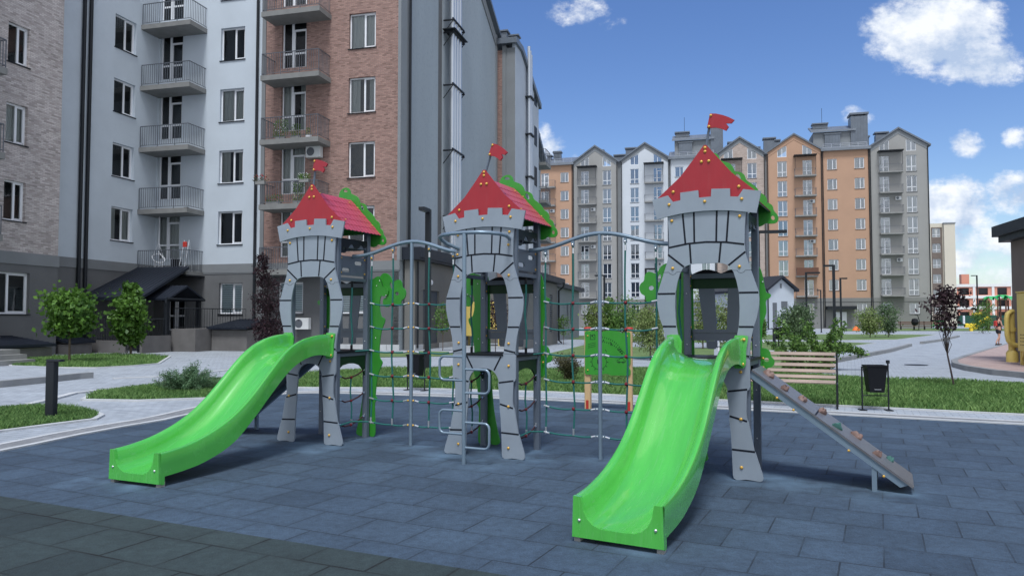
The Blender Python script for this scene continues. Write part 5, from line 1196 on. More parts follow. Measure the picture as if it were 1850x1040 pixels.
# ------------------------------------------------------------------ far blocks (local frame of the far facade)
GLASS = 'glass_sky_boost'
QB = Vector((60.8, 114.0, 0)); WT = [26.82-3.19*k for k in range(7)]
def far_block(label, x0, x1, m, gable, small=(), tall=(), doors=(), gwin=(), ground=(), dep=12, eave=28.3, peak=31.0, band=4.8, canopy_cols=(), trim=True):
    t = thing('apartment_block', label, 'building', QB+BX*x0, -PHB, 'coloured blocks of the far apartment row'); W = x1-x0
    H = []; 
    for c in small: H += [(c-x0, tp-1.70, c-x0+1.42, tp, 'two') for tp in WT]
    for c in tall: H += [(c-x0, tp-2.50, c-x0+1.42, tp, 'tall') for tp in WT]
    for c in doors: H += [(c[0]-x0, tp-2.45, c[0]-x0+1.40, tp, 'door') for tp in WT]
    G_ = [(c-x0, 2.3, c-x0+1.42, 3.95, 'two') for c in ground]
    mb = MB(); zt = 27.1 if gable else eave
    wall_grid(mb, frame_fn('F'), 0, W, band, zt, [h[:4] for h in H], .14)
    if gable:
        cx = W/2; outer = [(0, zt), (W, zt), (W, eave), (cx, peak), (0, eave)]; hs = []
        for (c, d) in gwin:
            a, b = c-x0, c-x0+1.42; sl = (peak-eave)/(W/2)
            f = lambda x: min(29.35, eave+sl*(x if x < cx else W-x)-.55)
            hs.append([(a, 27.5), (b, 27.5), (b, f(b)), (a, f(a))])
        mb.prism(outer, 0, .14, 'y', holes=hs)
    mb.add([(W, 0, 0), (W, dep, 0), (W, dep, eave), (W, 0, eave)], [(0, 1, 2, 3)]); mb.add([(0, 0, 0), (0, dep, 0), (0, dep, eave), (0, 0, eave)], [(0, 3, 2, 1)])
    mb.build('wall', m, t)
    mb = MB(); wall_grid(mb, frame_fn('F', -.04), 0, W, -.2, band-.6, [h[:4] for h in G_], .14); mb.box(0, -.10, band-.6, W, .1, band); mb.build('base_wall', 'far_base', t)
    mb = MB(); mb.box(.2, .7, .2, W-.2, .8, zt); mb.build('room_wall', 'interior', t)
    for h in H+G_:
        window(t, 'F', 0 if h[1] > 4 else -.04, *h[:4], h[4], wr.choice(['none', 'side', 'full', 'side', 'none']), inset=.12)
    if gable:
        for hh in hs:
            f = MB(); q = [(hh[0][0]+.07, hh[0][1]+.07), (hh[1][0]-.07, hh[1][1]+.07), (hh[2][0]-.07, hh[2][1]-.09), (hh[3][0]+.07, hh[3][1]-.09)]
            f.prism(hh, .06, .10, 'y', holes=[q]); mx_ = (hh[0][0]+hh[1][0])/2; f.box(mx_-.04, .055, 27.55, mx_+.04, .095, min(q[2][1], q[3][1])+.12)
            wn = f.build('window', 'white_pvc', t); g = MB(); g.add([(a, .09, z) for a, z in q], [(0, 1, 2, 3)]); g.build('pane', 'glass_sky_boost', wn, recalc=False)
        # roof verges
        rfm = MB(); cx = W/2; o = .35
        for sg in (-1, 1):
            ex = -o if sg < 0 else W+o; ez = eave-(peak-eave)/(W/2)*o
            A = [(ex, -.3, ez), (cx, -.3, peak), (cx, dep, peak), (ex, dep, ez)]
            rfm.add(A+[(x, y, z+.28) for x, y, z in A], [(0, 1, 2, 3), (4, 7, 6, 5), (0, 4, 5, 1), (1, 5, 6, 2), (2, 6, 7, 3), (3, 7, 4, 0)])
        rfm.build('roof', 'roof_metal', t)
        vb = MB(); k = .75
        vb.prism([(0, eave-k), (cx, peak-k), (W, eave-k), (W, eave-.02), (cx, peak-.02), (0, eave-.02)], -.05, -.004); vb.build('verge_board', 'stucco_trim' if m != 'stucco_orange' else 'stucco_orange', t)
    else:
        r = MB(); r.add([(-.2, -.4, eave-.1), (W+.2, -.4, eave-.1), (W+.2, dep*.5, eave+2.2), (-.2, dep*.5, eave+2.2), (-.2, -.4, eave+.15), (W+.2, -.4, eave+.15), (W+.2, dep*.5, eave+2.4), (-.2, dep*.5, eave+2.4)], [(0, 3, 2, 1), (4, 5, 6, 7), (0, 1, 5, 4), (1, 2, 6, 5), (2, 3, 7, 6), (3, 0, 4, 7)])
        r.box(-.2, -.55, eave-.25, W+.2, -.41, eave+.12); r.build('roof', 'roof_light', t)
        f = MB()
        n = max(2, int(W/1.3))
        for z in (.45, .75, 1.0): f.tube([(.2, .3, eave+z), (W-.2, .3, eave+z)], .03, 4)
        for i in range(n+1): f.tube([(.2+(W-.4)*i/n, .3, eave+.2), (.2+(W-.4)*i/n, .3, eave+1.02)], .035, 4)
        f.build('snow_guard', 'silver', t)
    for (d, b0, b1) in doors:
        for k, tp in enumerate(WT):
            balcony(t, 'F', 0, b0-x0, b1-x0, tp-2.52, 1.15, th=.22, rail=1.1, step=.16, r=.007, canopy=27.42 if k == 0 and gable else None, slabm='concrete', rm='rail_grey')
        for k in wr.sample(range(1, 7), 2):
            ac_unit(t, (b1-x0-.6, -.2, WT[k]-.55), 0, 1.0)
    for x in (.1, W-.1):
        if trim: MB().tube([(x, -.1, .2), (x, -.1, eave-.2)], .075, 6).build('drainpipe', 'dark_metal', t, smooth=True)
    return t
s0 = far_block('orange block at the left end of the far row, half hidden by the flue wall', -58.4, -52.0, 'stucco_orange', False, small=[-54.15], doors=[(-57.6, -57.95, -54.95)], ground=[-54.15])
s1 = far_block('dark grey gabled block between the left orange block and the white one', -51.98, -44.3, 'stucco_grey', True, tall=[-46.82], doors=[(-50.6, -51.05, -47.85)], gwin=[(-50.6, 0), (-46.82, 0)], ground=[-50.6, -46.8])
s2 = far_block('white gabled block in the far row behind the right rope net', -43.7, -35.66, 'stucco_white', True, tall=[-42.15], doors=[(-38.3, -39.75, -36.65)], gwin=[(-42.15, 0), (-38.3, 0)], ground=[-42.15, -38.3])
s3 = far_block('white flat fronted block with a roof house, partly hidden by the nearest tower', -35.64, -28.3, 'stucco_white', False, small=[-34.75, -30.6], ground=[-34.75, -30.6])
s4 = far_block('beige brick gabled block right of the nearest tower roof', -28.28, -20.5, 'clinker_far', True, tall=[-23.22], doors=[(-26.5, -27.3, -24.1)], gwin=[(-26.9, 0), (-23.22, 0)], ground=[-26.5, -23.2])
s5 = far_block('orange gabled block with balconies right of the beige brick one', -20.2, -11.92, 'stucco_orange', True, tall=[-18.6], doors=[(-14.8, -16.1, -12.88)], gwin=[(-18.6, 0), (-14.8, 0)], ground=[-18.6, -14.8])
s6 = far_block('orange flat fronted block with a roof house above it', -11.9, -5.0, 'stucco_orange', False, small=[-11.14, -7.15], ground=[-7.13])
s7 = far_block('grey gabled block at the right end of the far row', -4.98, 3.35, 'stucco_grey', True, tall=[.26], doors=[(-3.58, -3.76, -.42)], gwin=[(-3.55, 0), (.26, 0)], ground=[-3.55, .28])
def gapfill(x0, x1, par, m='stucco_band'):
    mb = MB(); mb.box(x0, .25, 0, x1, 2, 28.2); mb.build('joint_wall', m, par)
gapfill(7.69, 8.27, s1); gapfill(7.8, 8.07, s4)
mb = MB(); mb.box(7.3, .1, 28.0, 8.6, 4, 28.35); mb.build('valley_roof', 'roof_metal', s1); mb = MB(); mb.box(7.4, .1, 28.0, 8.3, 4, 28.35); mb.build('valley_roof', 'roof_metal', s4)
# entrance canopy on the orange block, dark glazed balcony
mb = MB(); mb.box(.2, -1.8, 3.0, 4.4, .0, 3.5); cpy = mb.build('entrance_canopy', 'dark_metal', s6); mb = MB(); mb.box(1.6, -.12, .2, 3.2, -.05, 2.6); mb.build('door', 'white_pvc', s6)
mb = MB(); mb.box(-.5+4.6, -1.24, WT[5]-2.5, 7.4-.02, -1.2, WT[5]-1.3); mb.build('balcony_screen', 'play_brown', s5)
# roof houses
def roofhouse(par, x0, x1, y0, chim, pan):
    mb = MB(); mb.box(x0, y0, 28.9, x1, y0+5, 31.6); h = mb.build('roof_house', 'stucco_grey' if 0 else 'stucco_trim', par)
    mb = MB(); A = [(x0-.4, y0-.5, 31.5), (x1+.4, y0-.5, 31.5), (x1+.4, y0+3, 32.9), (x0-.4, y0+3, 32.9)]; mb.add(A+[(x, y, z+.25) for x, y, z in A], [(0, 3, 2, 1), (4, 5, 6, 7), (0, 1, 5, 4), (1, 2, 6, 5), (2, 3, 7, 6), (3, 0, 4, 7)]); mb.build('roof', 'roof_light', h)
    a, b = chim; mb = MB(); mb.box(a, y0-.3, 28.8, b, y0+2.0, 33.8)
    for i in range(6): x = a+(b-a)*(i+.5)/6; mb.box(x-.02, y0-.33, 28.9, x+.02, y0-.3, 33.7)
    mb.box(a-.15, y0-.45, 34.05, b+.15, y0+2.1, 34.35); mb.box(a+.2, y0-.1, 33.8, a+.3, y0+1.5, 34.05); mb.box(b-.3, y0-.1, 33.8, b-.2, y0+1.5, 34.05); mb.build('chimney', 'roof_metal', h)
    a, b = pan; mb = MB(); mb.box(a, y0-.35, 28.9, b, y0-.01, 31.1)
    for i in range(5): x = a+(b-a)*(i+.5)/5; mb.box(x-.02, y0-.38, 28.95, x+.02, y0-.35, 31.0)
    mb.box(a-.15, y0-.45, 31.1, b+.15, y0-.011, 31.25); mb.build('vent_panel', 'roof_metal', h)
    mb = MB(); mb.box(x0+.1, y0+1.2, 32.5, x0+2.4, y0+2.4, 33.1); mb.box(x0-.02, y0+1.0, 33.18, x0+2.5, y0+2.5, 33.4); mb.build('chimney', 'roof_metal', h)
    MB().tube([(x0+1.6, y0+1.8, 33.3), (x0+1.6, y0+1.8, 36.0)], .03, 4).build('aerial', 'dark_metal', h)
roofhouse(s6, -1.0, 4.9, 1.8, (4.6, 7.1), (.7, 3.0)); roofhouse(s3, .8, 6.9, 1.8, (6.7, 8.7), (1.5, 3.7))
def chimneys(par, lst, y=3.0):
    for (a, b, z0, z1) in lst:
        mb = MB(); mb.box(a, y, z0, b, y+1.2, z1-.45); mb.box(a-.15, y-.15, z1-.22, b+.15, y+1.35, z1); mb.box(a+.1, y+.1, z1-.451, a+.2, y+.3, z1-.22); mb.box(b-.2, y+.1, z1-.451, b-.1, y+.3, z1-.22)
        mb.build('chimney', 'roof_metal', par)
chimneys(s1, [(.8, 2.4, 28.3, 30.1), (3.3, 4.9, 28.5, 31.1), (6.8, 8.9, 28.3, 30.1), (-4.9+.9, -2.9, 28.0, 31.2)]); chimneys(s2, [(.5, 2.2, 28.5, 31.2), (2.4, 3.1, 28.5, 30.9)])
chimneys(s4, [(2.2, 4.0, 28.3, 31.2), (5.5, 7.2, 28.3, 30.1)]); chimneys(s5, [(-.3, 1.5, 28.3, 31.3), (1.5, 2.2, 28.3, 30.9)], 2.0); chimneys(s7, [(1.6, 3.4, 28.5, 31.4), (-.1, .6, 28.5, 30.9)])
chimneys(s0, [(1.3, 2.0, 28.8, 30.7), (2.5, 3.7, 28.8, 31.3)])

# tall cream block beyond
cb = thing('cream_block', 'distant cream apartment block just right of the far row', 'building', GZ(1675, 150), -PHB)
mb = MB(); wall_grid(mb, frame_fn('F'), 0, 4.4, 0, 20.8, [(1.2, 2.5+3.1*k, 2.7, 4.3+3.1*k) for k in range(6)], .15); mb.mi = 1; wall_grid(mb, frame_fn('F', -.05), 1.0, 3.0, 0, 20.0, [(1.2, 2.5+3.1*k, 2.7, 4.3+3.1*k) for k in range(6)], .1)
mb.build('wall', ['cream_wall', 'brown_wall'], cb)
mb = MB(); mb.box(3.2, -.6, 0, 5.2, 8, 20.6); mb.box(-.1, 1, 0, 3.2, 8, 20.5); mb.build('wall', 'cream_wall', cb)
mb = MB(); mb.box(3.1, -.7, 20.6, 5.3, 8.1, 20.85); mb.build('parapet', 'stucco_trim', cb)
for k in range(6): window(cb, 'F', 0, 1.2, 2.5+3.1*k, 2.7, 4.3+3.1*k, 'tall', 'side')

# white utility house
uh = thing('utility_house', 'small white house with a dark pitched metal roof behind the nearest tower', 'building', GZ(1388, 100), radians(18.8))
mb = MB(); mb.prism([(0, 0), (4.2, 0), (4.2, 5.5), (2.1, 7.0), (0, 5.5)], 0, 12.5, 'y'); mb.build('wall', 'white_plaster', uh)
mb = MB()
for sg in (-1, 1):
    ex = -.5 if sg < 0 else 4.7; A = [(ex, -.5, 5.2), (2.1, -.5, 7.05), (2.1, 13, 7.05), (ex, 13, 5.2)]
    mb.add(A+[(x, y, z+.35) for x, y, z in A], [(0, 1, 2, 3), (4, 7, 6, 5), (0, 4, 5, 1), (1, 5, 6, 2), (2, 6, 7, 3), (3, 7, 4, 0)])
    for i in range(26): y = -.4+i*.52; mb.tube([(ex, y, 5.56), (2.1, y, 7.42)], .03, 4)
mb.build('roof', 'anthracite', uh)
mb = MB(); mb.box(.7, -.06, .3, 1.35, 0-.001, 3.7); mb.build('door', 'rail_grey', uh)
mb = MB(); mb.box(2.1, -.05, 3.0, 3.1, -.001, 3.9); mb.box(1.95, -.05, 5.7, 2.2, -.001, 6.3); mb.build('vent', 'rail_grey', uh)
MB().tube([(-.12, -.12, .1), (-.12, -.12, 5.1), (-.4, -.3, 5.3)], .09, 8).build('drainpipe', 'dark_metal', uh, smooth=True)

# brown utility building with gas pipes at the right edge
rb = thing('utility_building', 'brown plastered utility building with a dark roof edge at the right side of the photo', 'building', GZ(1829, 25.0), -PHB)
mb = MB(); mb.box(0, -9, 0, 8, 0, 4.1); mb.build('wall', 'brown_wall', rb); mb = MB(); mb.box(-.45, -9.5, 4.3, 8.5, .35, 4.66); mb.box(-.3, -9.3, 4.1, 8.3, .2, 4.3); mb.build('roof', 'dark_metal', rb)
gc = thing('gas_cabinet', 'pale yellow gas cabinet standing against the brown building', 'cabinet', GZ(1829, 25.0)+BX*-.95+BY*-3.0, -PHB-pi/2)
mb = MB(); mb.rbox(0, 0, .55, 2.2, .9, 2.28, .03); mb.build('cabinet_body', 'yellow_paint', gc)
for x in (.07, 2.1):
    for y in (.08, .8): m_ = MB(); m_.box(x-.035, y-.035, 0, x+.035, y+.035, .55); m_.prism([(x+.036, .30), (x+.25*(1 if x < 1 else -1), .549), (x+.036, .549)] if x < 1 else [(x-.036, .30), (x-.036, .549), (x-.25, .549)], y-.02, y+.02); m_.build('leg', 'yellow_paint', gc)
mb = MB(); mb.box(-.02, -.012, 2.281, 2.22, .9, 2.32); mb.build('lid', 'yellow_paint', gc)
mb = MB()
for i in range(4):
    for j in range(3): mb.box(.22+j*.1, -.004, .72+i*.1, .26+j*.1, .003, .75+i*.1)
mb.build('vent_holes', 'groove', gc)
gp_ = thing('gas_pipe', 'pale yellow gas pipes rising beside the brown building', 'pipe', GZ(1826, 23.8), -PHB)
mb = MB(); mb.tube([(0, 0, .0), (0, 0, 1.75)], .10, 12); mb.lathe([(.17, 0), (.17, .42), (.12, .5)], (0, 0, 0), 'z', 14); mb.lathe([(.13, 0), (.13, .12)], (0, 0, 1.1), 'z', 14); mb.build('riser', 'yellow_paint', gp_, smooth=True)
mb = MB(); mb.tube([(.5, -.1, .66), (.1, -.12, .66), (-.06, -.14, .70), (-.15, -.16, .82), (-.18, -.16, 1.0), (-.18, -.16, 1.5), (-.15, -.15, 1.66), (-.06, -.1, 1.72), (.05, 0, 1.74)], .075, 12); mb.build('bend', 'yellow_paint', gp_, smooth=True)
# second yellow cabinet, seen through the middle tower
yc = thing('gas_cabinet', 'large pale yellow cabinet on legs seen through the middle tower', 'cabinet', GZ(836, 42), -PHB)
mb = MB(); mb.rbox(0, 0, .55, 2.25, 1, 2.45, .03); mb.build('cabinet_body', 'yellow_paint', yc); mb = MB(); 
for x in (.1, 1.1, 2.1):
    for y in (.09, .89): MB().box(x-.04, y-.04, 0, x+.04, y+.04, .55).build('leg', 'yellow_paint', yc)

# construction site
cs = thing('construction_building', 'unfinished orange brick and concrete building far away on the right', 'building', GZ(1690, 215), -PHB)
mb = MB(); L_ = 44; ops = []
for k in range(3):
    for i in range(9): ops.append((1.5+i*4.8, 1.6+3.4*k, 4.0+i*4.8, 3.6+3.4*k))
wall_grid(mb, frame_fn('F'), 0, L_, 0, 11.2, ops, .4); mb.build('brick_wall', 'construction_brick', cs)
mb = MB()
for z in (0.6, 4.3, 7.4, 10.7): mb.box(-.2, -.25, z, L_+.2, -.01, z+.8)
for i in range(10): mb.box(.1+i*4.8, -.2, 0, .75+i*4.8, -.012, 11.2)
mb.build('concrete_frame', 'construction_white', cs)
mb = MB(); mb.box(7.2, 1, 11.2, 9.2, 3, 14.4); mb.build('stair_tower', 'construction_brick', cs)
mb = MB(); mb.box(.5, 1.5, 0, L_-.5, 1.6, 11); mb.build('room_wall', 'interior', cs)
mb = MB(); mb.box(0, 0, 0, 18, .1, 2.3); sf = mb.build('site_fence', 'fence_green', loc=GZ(1684, 165), rz=-PHB); tag(sf, 'dark green screen fence in front of the construction site', 'fence')

# ================================================================== STREET FURNITURE
def lamp(px, py, H, label, arm=(1, 0), w=.13, al=.9, Z=None):
    b = GZ(px, Z) if Z else G(px, py); t = thing('street_lamp', label, 'street lamp', b, -PHB, 'square street lamps')
    m = MB(); m.rbox(-w/2, -w/2, 0, w/2, w/2, H, .01); m.rbox(-w, -w, 0, w, w, .05, .01); m.build('pole', 'dark_metal', t)
    m = MB(); ax, ay = arm; 
    m.box(min(w/2, ax*al) if ax > 0 else ax*al, -w*.6, H-.10, max(-w/2, ax*al) if ax < 0 else ax*al, w*.6, H-.001) if ax else m.box(-w*.6, ay*al, H-.10, w*.6, -w/2, H-.001)
    h = m.build('lamp_head', 'dark_metal', t); m = MB()
    if ax: m.box(ax*al*.35, -w*.4, H-.115, ax*al*.95, w*.4, H-.101)
    else: m.box(-w*.4, ay*al*.95, H-.115, w*.4, ay*al*.4, H-.101)
    m.build('lens', 'rail_grey', h); return t
lamp(772.5, 669, 4.72, 'dark square lamp post in front of the annex, between the left and middle towers', (0, -1), .15, .55)
lamp(1371, 0, 4.72, 'dark lamp post with its arm pointing right, directly behind the nearest tower', (1, 0), .12, 1.0, Z=27)
lamp(1457, 0, 4.72, 'dark lamp post leftmost of the group in front of the orange block', (1, 0), .13, .9, Z=51)
lamp(1507, 0, 4.72, 'tallest looking dark lamp post of the group in front of the orange block', (-1, 0), .15, .55, Z=44)
lamp(1519, 0, 4.72, 'dark lamp post immediately right of the tallest one in front of the orange block', (1, 0), .13, .5, Z=58)
lamp(1483, 0, 4.72, 'small distant lamp post in the group in front of the orange block', (-1, 0), .12, .4, Z=82)
lamp(1092, 0, 4.72, 'dark lamp post seen through the right rope net beside its pole', (-1, 0), .13, .7, Z=54)
lamp(1167, 0, 4.72, 'dark lamp post seen left of the nearest tower near its leaf panel', (1, 0), .13, .6, Z=47)
lamp(1766, 0, 7.4, 'tall lamp post in front of the construction building', (-1, 0), .16, .7, Z=100)
lamp(1806, 0, 7.0, 'distant lamp post behind the green palm roofs', (1, 0), .16, 1.0, Z=130)
b = G(92, 757); t = thing('bollard_light', 'dark square bollard light at the tip of the left grass island', 'bollard', b, -radians(10)); m = MB(); m.rbox(-.07, -.05, 0, .07, .05, .86, .008); m.build('post', 'dark_metal', t); m = MB(); m.rbox(-.07, -.05, .861, .17, .05, .895, .006); m.build('lamp_head', 'dark_metal', t)
b = G(1399, 632); t = thing('bollard_light', 'dark bollard light standing right of the nearest tower by the small bin', 'bollard', b, -PHB); m = MB(); m.rbox(-.07, -.06, 0, .07, .06, 1.0, .008); m.build('post', 'dark_metal', t); m = MB(); m.rbox(-.28, -.06, 1.001, .07, .06, 1.04, .006); m.build('lamp_head', 'dark_metal', t)

def bin_(b, rz, label, s=1.0):
    t = thing('litter_bin', label, 'litter bin', b, rz, 'black litter bins on frames'); t.scale = (s,)*3
    m = MB()
    for x, h in ((-.205, .72), (.205, .80)):
        m.tube([(x, 0, 0), (x, 0, h)], .013, 8); m.box(x-.05, -.09, 0, x+.05, .09, .012)
    m.lathe([(.001, 0), (.03, 0), (.032, .05), (.001, .055)], (.205, 0, .77), 'z', 10)
    m.tube([(-.205, 0, .24), (.205, 0, .24)], .009, 6); m.tube([(-.205, 0, .66), (-.15, 0, .66)], .009, 6); m.tube([(.205, 0, .66), (.15, 0, .66)], .009, 6); m.build('frame', 'dark_metal', t)
    m = MB(); a, c = .155, .112; z0, z1 = .30, .72; vs = []
    for (q, z, k) in ((c, z0, .1), (a, z1, .13), (a+.012, z1+.002, .142), (a+.012, z1+.022, .142), (a-.006, z1+.022, .124), (c-.01, z0+.02, .09)): vs += [(-q, -k, z), (q, -k, z), (q, k, z), (-q, k, z)]
    fs = [(3, 2, 1, 0)]
    for i in range(5):
        for j in range(4): fs.append((i*4+j, i*4+(j+1) % 4, i*4+4+(j+1) % 4, i*4+4+j))
    fs.append((20, 21, 22, 23)); m.add(vs, fs); bk = m.build('bucket', 'black_plastic', t)
    m = MB(); m.tube([(-.05, -.112, .36), (-.05, -.13, .35), (.05, -.13, .35), (.05, -.112, .36)], .005, 6); m.build('handle', 'silver', bk)
bb = (G(1563, 740)+G(1601, 741))/2; bin_(bb, -radians(8), 'black litter bin on a frame between the bench and the bent sapling')
bin_((G(741, 705)+G(762, 704))/2, -radians(24), 'black litter bin behind the left rope net beside the lamp post', 1.02)
b = G(1407, 626); t = thing('litter_bin', 'small black litter bin on one post right of the nearest tower', 'litter bin', b, 0, 'black litter bins on frames'); m = MB(); m.tube([(0, 0, 0), (0, 0, .5)], .04, 8); m.build('post', 'dark_metal', t); m = MB(); m.lathe([(.17, .42), (.24, 1.0), (.25, 1.03), (.20, 1.03), (.16, .6)], (0, 0, 0), 'z', 12); m.build('bucket', 'black_plastic', t)

# bench
bR = G(1513, 738); bL = Vector((4.05, 13.12, 0)); d = bR-bL; an_ = atan2(d.y, d.x); W = d.length
be = thing('bench', 'wooden slatted bench with black metal legs behind the climbing ramp', 'bench', bL, an_)
def bench_frame(x):
    m = MB(); m.tube([(x, .38, 0), (x, .36, .3), (x, .33, .45), (x, .40, .66), (x, .47, .90)], .018, 6); m.tube([(x, -.06, 0), (x, -.04, .2), (x, -.06, .40), (x, .10, .415), (x, .33, .40)], .018, 6); m.tube([(x, -.04, .14), (x, .36, .14)], .012, 6); m.tube([(x, -.08, .005), (x, -.02, .005)], .02, 6)
    m.build('leg_frame', 'dark_metal', be, smooth=True)
bench_frame(0); bench_frame(W)
def slat(y, z, tilt, w=.058):
    m = MB(); m.rbox(-.06, -w/2, -.012, W-.02, w/2, .012, .004); o = m.build('slat', 'wood_slat', be, loc=(0, y, z)); o.rotation_euler = (tilt, 0, 0)
    for x in (0.01, W-.05): bolt(o, (x+.02, 0, .012), '+z', 'silver', .006)
for i, (y, z, tl) in enumerate([(-.03, .43, .25), (.06, .445, .05), (.15, .443, 0), (.24, .438, 0), (.315, .50, 1.15), (.345, .60, 1.2), (.38, .70, 1.25), (.415, .80, 1.25), (.445, .89, 1.25)]): slat(y, z, tl)

# play panel with engraved marks
pL, pR = G(1062.5, 738), G(1137.5, 741.5); d = pR-pL; an_ = atan2(d.y, d.x); W = d.length
pp = thing('activity_board', 'green play panel with engraved road, train and gear drawings on two wooden posts', 'play panel', (pL+pR)/2, an_)
for sg in (-1, 1):
    m = MB(); m.rbox(sg*W/2-.05, -.045, 0, sg*W/2+.05, .045, 1.33, .008); m.build('post', 'wood_post', pp)
    m = MB(); m.lathe([(.068, 0), (.07, .012), (.06, .03), (.001, .038)], (sg*W/2, 0, 1.331), 'z', 12); m.build('post_cap', 'play_red', pp, smooth=True)
    m = MB(); m.rbox(sg*W/2-.022, -.056, 0, sg*W/2+.022, -.0455, .15, .004); m.build('post_shoe', 'play_red', pp)
o_ = [(-.385, .60), (-.36, .575), (-.10, .575), (-.04, .60), (.02, .592), (.06, .572), (.10, .575), (.36, .578), (.385, .60), (.385, .66), (.355, .72), (.385, .78), (.385, 1.26), (.37, 1.285), (.25, 1.27), (.15, 1.305), (.02, 1.315), (-.10, 1.29), (-.22, 1.305), (-.36, 1.30), (-.385, 1.28), (-.375, 1.1), (-.385, .95)]
m = MB(); m.prism(o_, -.066, -.0461); m.mi = 1
def stroke(pts, w=.007):
    for a, b_ in zip(pts, pts[1:]): m.prism(strip2(a, b_, w), -.0672, -.065)
cx, cz, R_ = -.14, .79, .125
stroke([(cx+R_*cos(a), cz+R_*sin(a)) for a in np.linspace(0, 2*pi, 22)])
for k in range(12):
    a = 2*pi*k/12; stroke([(cx+(R_+.008)*cos(a), cz+(R_+.008)*sin(a)), (cx+(R_+.032)*cos(a), cz+(R_+.032)*sin(a))], .011)
m.prism([(cx-.03, cz-.03), (cx+.01, cz-.03), (cx+.01, cz+.04), (cx-.03, cz+.04)], -.0674, -.065)
for r_ in (.0, .075):
    arc = [(-.05+.42*sin(a)-.06, .72+(.48-r_)*cos(a)) for a in np.linspace(-.05, 1.05, 14)]
    for k in range(0, 13): 
        p0, p1 = arc[k], arc[k+1]; mx_, mz_ = (p0[0]+p1[0])/2, (p0[1]+p1[1])/2; dx, dz = p1[0]-p0[0], p1[1]-p0[1]; l = sqrt(dx*dx+dz*dz); stroke([(mx_-dz/l*.014, mz_+dx/l*.014), (mx_+dz/l*.014, mz_-dx/l*.014)], .009)
stroke([(.20, 1.02), (.29, .94)], .007); stroke([(.17, 1.0), (.26, .92)], .007)
for k in range(3): stroke([(.20+.03*k, 1.01-.028*k), (.175+.03*k, .985-.028*k)], .007)
for k in range(3): stroke([(-.33, 1.02+.03*k), (-.20, 1.05+.03*k)], .006)
stroke([(-.29, 1.16), (-.21, 1.16), (-.21, 1.24), (-.25, 1.24), (-.25, 1.21), (-.29, 1.21), (-.29, 1.16)], .009); stroke([(-.27, 1.24), (-.23, 1.185)], .008); stroke([(-.29, 1.25), (-.28, 1.22)], .01)
stroke([(.16, .80), (.17, .83), (.20, .835), (.215, .86), (.26, .86), (.275, .83), (.30, .82), (.30, .795), (.16, .795)], .006)
for q in (.195, .265): stroke([(q+.016*cos(a), .79+.016*sin(a)) for a in np.linspace(0, 2*pi, 9)], .006)
stroke([(-.04, 1.0), (-.01, .955)], .008); stroke([(-.07, 1.13), (-.06, 1.16)], .012); stroke([(.05, 1.12), (.075, 1.09), (.06, 1.06)], .012)
m.build('board', ['green_panel', 'groove'], pp)
for sx_ in (-.335, .335):
    for z in (1.22, .65): bolt(pp, (sx_, -.067, z), '-y', 'gold', .013)

# ------------------------------------------------------------------ far playground, benches, small things
fp = thing('palm_play_tower', 'far play structure with green palm leaf roofs and brown posts', 'play structure', GZ(1797, 98), -PHB)
pm = MB(); posts = [(-.9, 0), (-.5, .8), (.35, 0), (.9, .7), (1.3, 0), (2.2, .4), (2.0, 1.2), (-.2, 1.4)]
for x, y in posts: pm.tube([(x, y, 0), (x, y, 4.0)], .10, 8)
pm.build('posts', 'play_brown', fp)
for (cx, cy, cz) in ((-.35, .4, 4.35), (1.0, .4, 4.55), (2.0, .6, 4.35)):
    m = MB()
    for k in range(7):
        a = 2*pi*k/7; u = Vector((cos(a), sin(a), 0)); v = Vector((-sin(a), cos(a), 0))
        pts = [(Vector((cx, cy, cz))+u*r+v*w+Vector((0, 0, z))) for r, w, z in ((.05, 0, .12), (.4, .25, .14), (.8, .22, -.05), (1.0, 0, -.35), (.8, -.22, -.05), (.4, -.25, .14))]
        m.add([tuple(p) for p in pts]+[tuple(p-Vector((0, 0, .05))) for p in pts], [(0, 1, 2, 3, 4, 5), (11, 10, 9, 8, 7, 6)]+[(i, (i+1) % 6, (i+1) % 6+6, i+6) for i in range(6)])
    m.build('palm_roof', 'play_green', fp)
m = MB(); m.box(-.9, 0, 1.5, 2.0, 1.2, 1.6); m.build('platform', 'play_brown', fp)
m = MB(); m.tube([(-.9, -.2, 1.6), (-1.8, -.8, 1.2), (-2.6, -1.4, .5), (-3.2, -1.8, .3)], .28, 8); m.tube([(-1.4, .3, 2.2), (-2.6, .3, 2.1)], .2, 8); m.build('slide', 'play_yellow', fp, smooth=True)
sr = thing('spring_rider', 'small yellow spring rider in front of the construction fence', 'spring rider', GZ(1753, 92), 0)
m = MB(); m.rbox(-.8, -.2, .45, .8, .2, .95, .12); m.box(-.15, -.15, 0, .15, .15, .45); m.build('body', 'play_yellow', sr); m = MB(); m.rbox(-.95, -.12, .9, -.75, .12, 1.9, .05); m.build('head', 'white_pvc', sr)
gc_ = thing('green_play_table', 'small bright green metal frame at the corner of the far grey block', 'frame', GZ(1695, 108), 0)
m = MB(); 
for x in (-.8, 0, .8): m.tube([(x, 0, 0), (x, 0, 1.2)], .06, 6)
m.box(-1, -.3, .5, 1, .3, .62); m.box(-.9, -.05, 1.15, .9, .05, 1.25); m.build('frame', 'play_green', gc_)
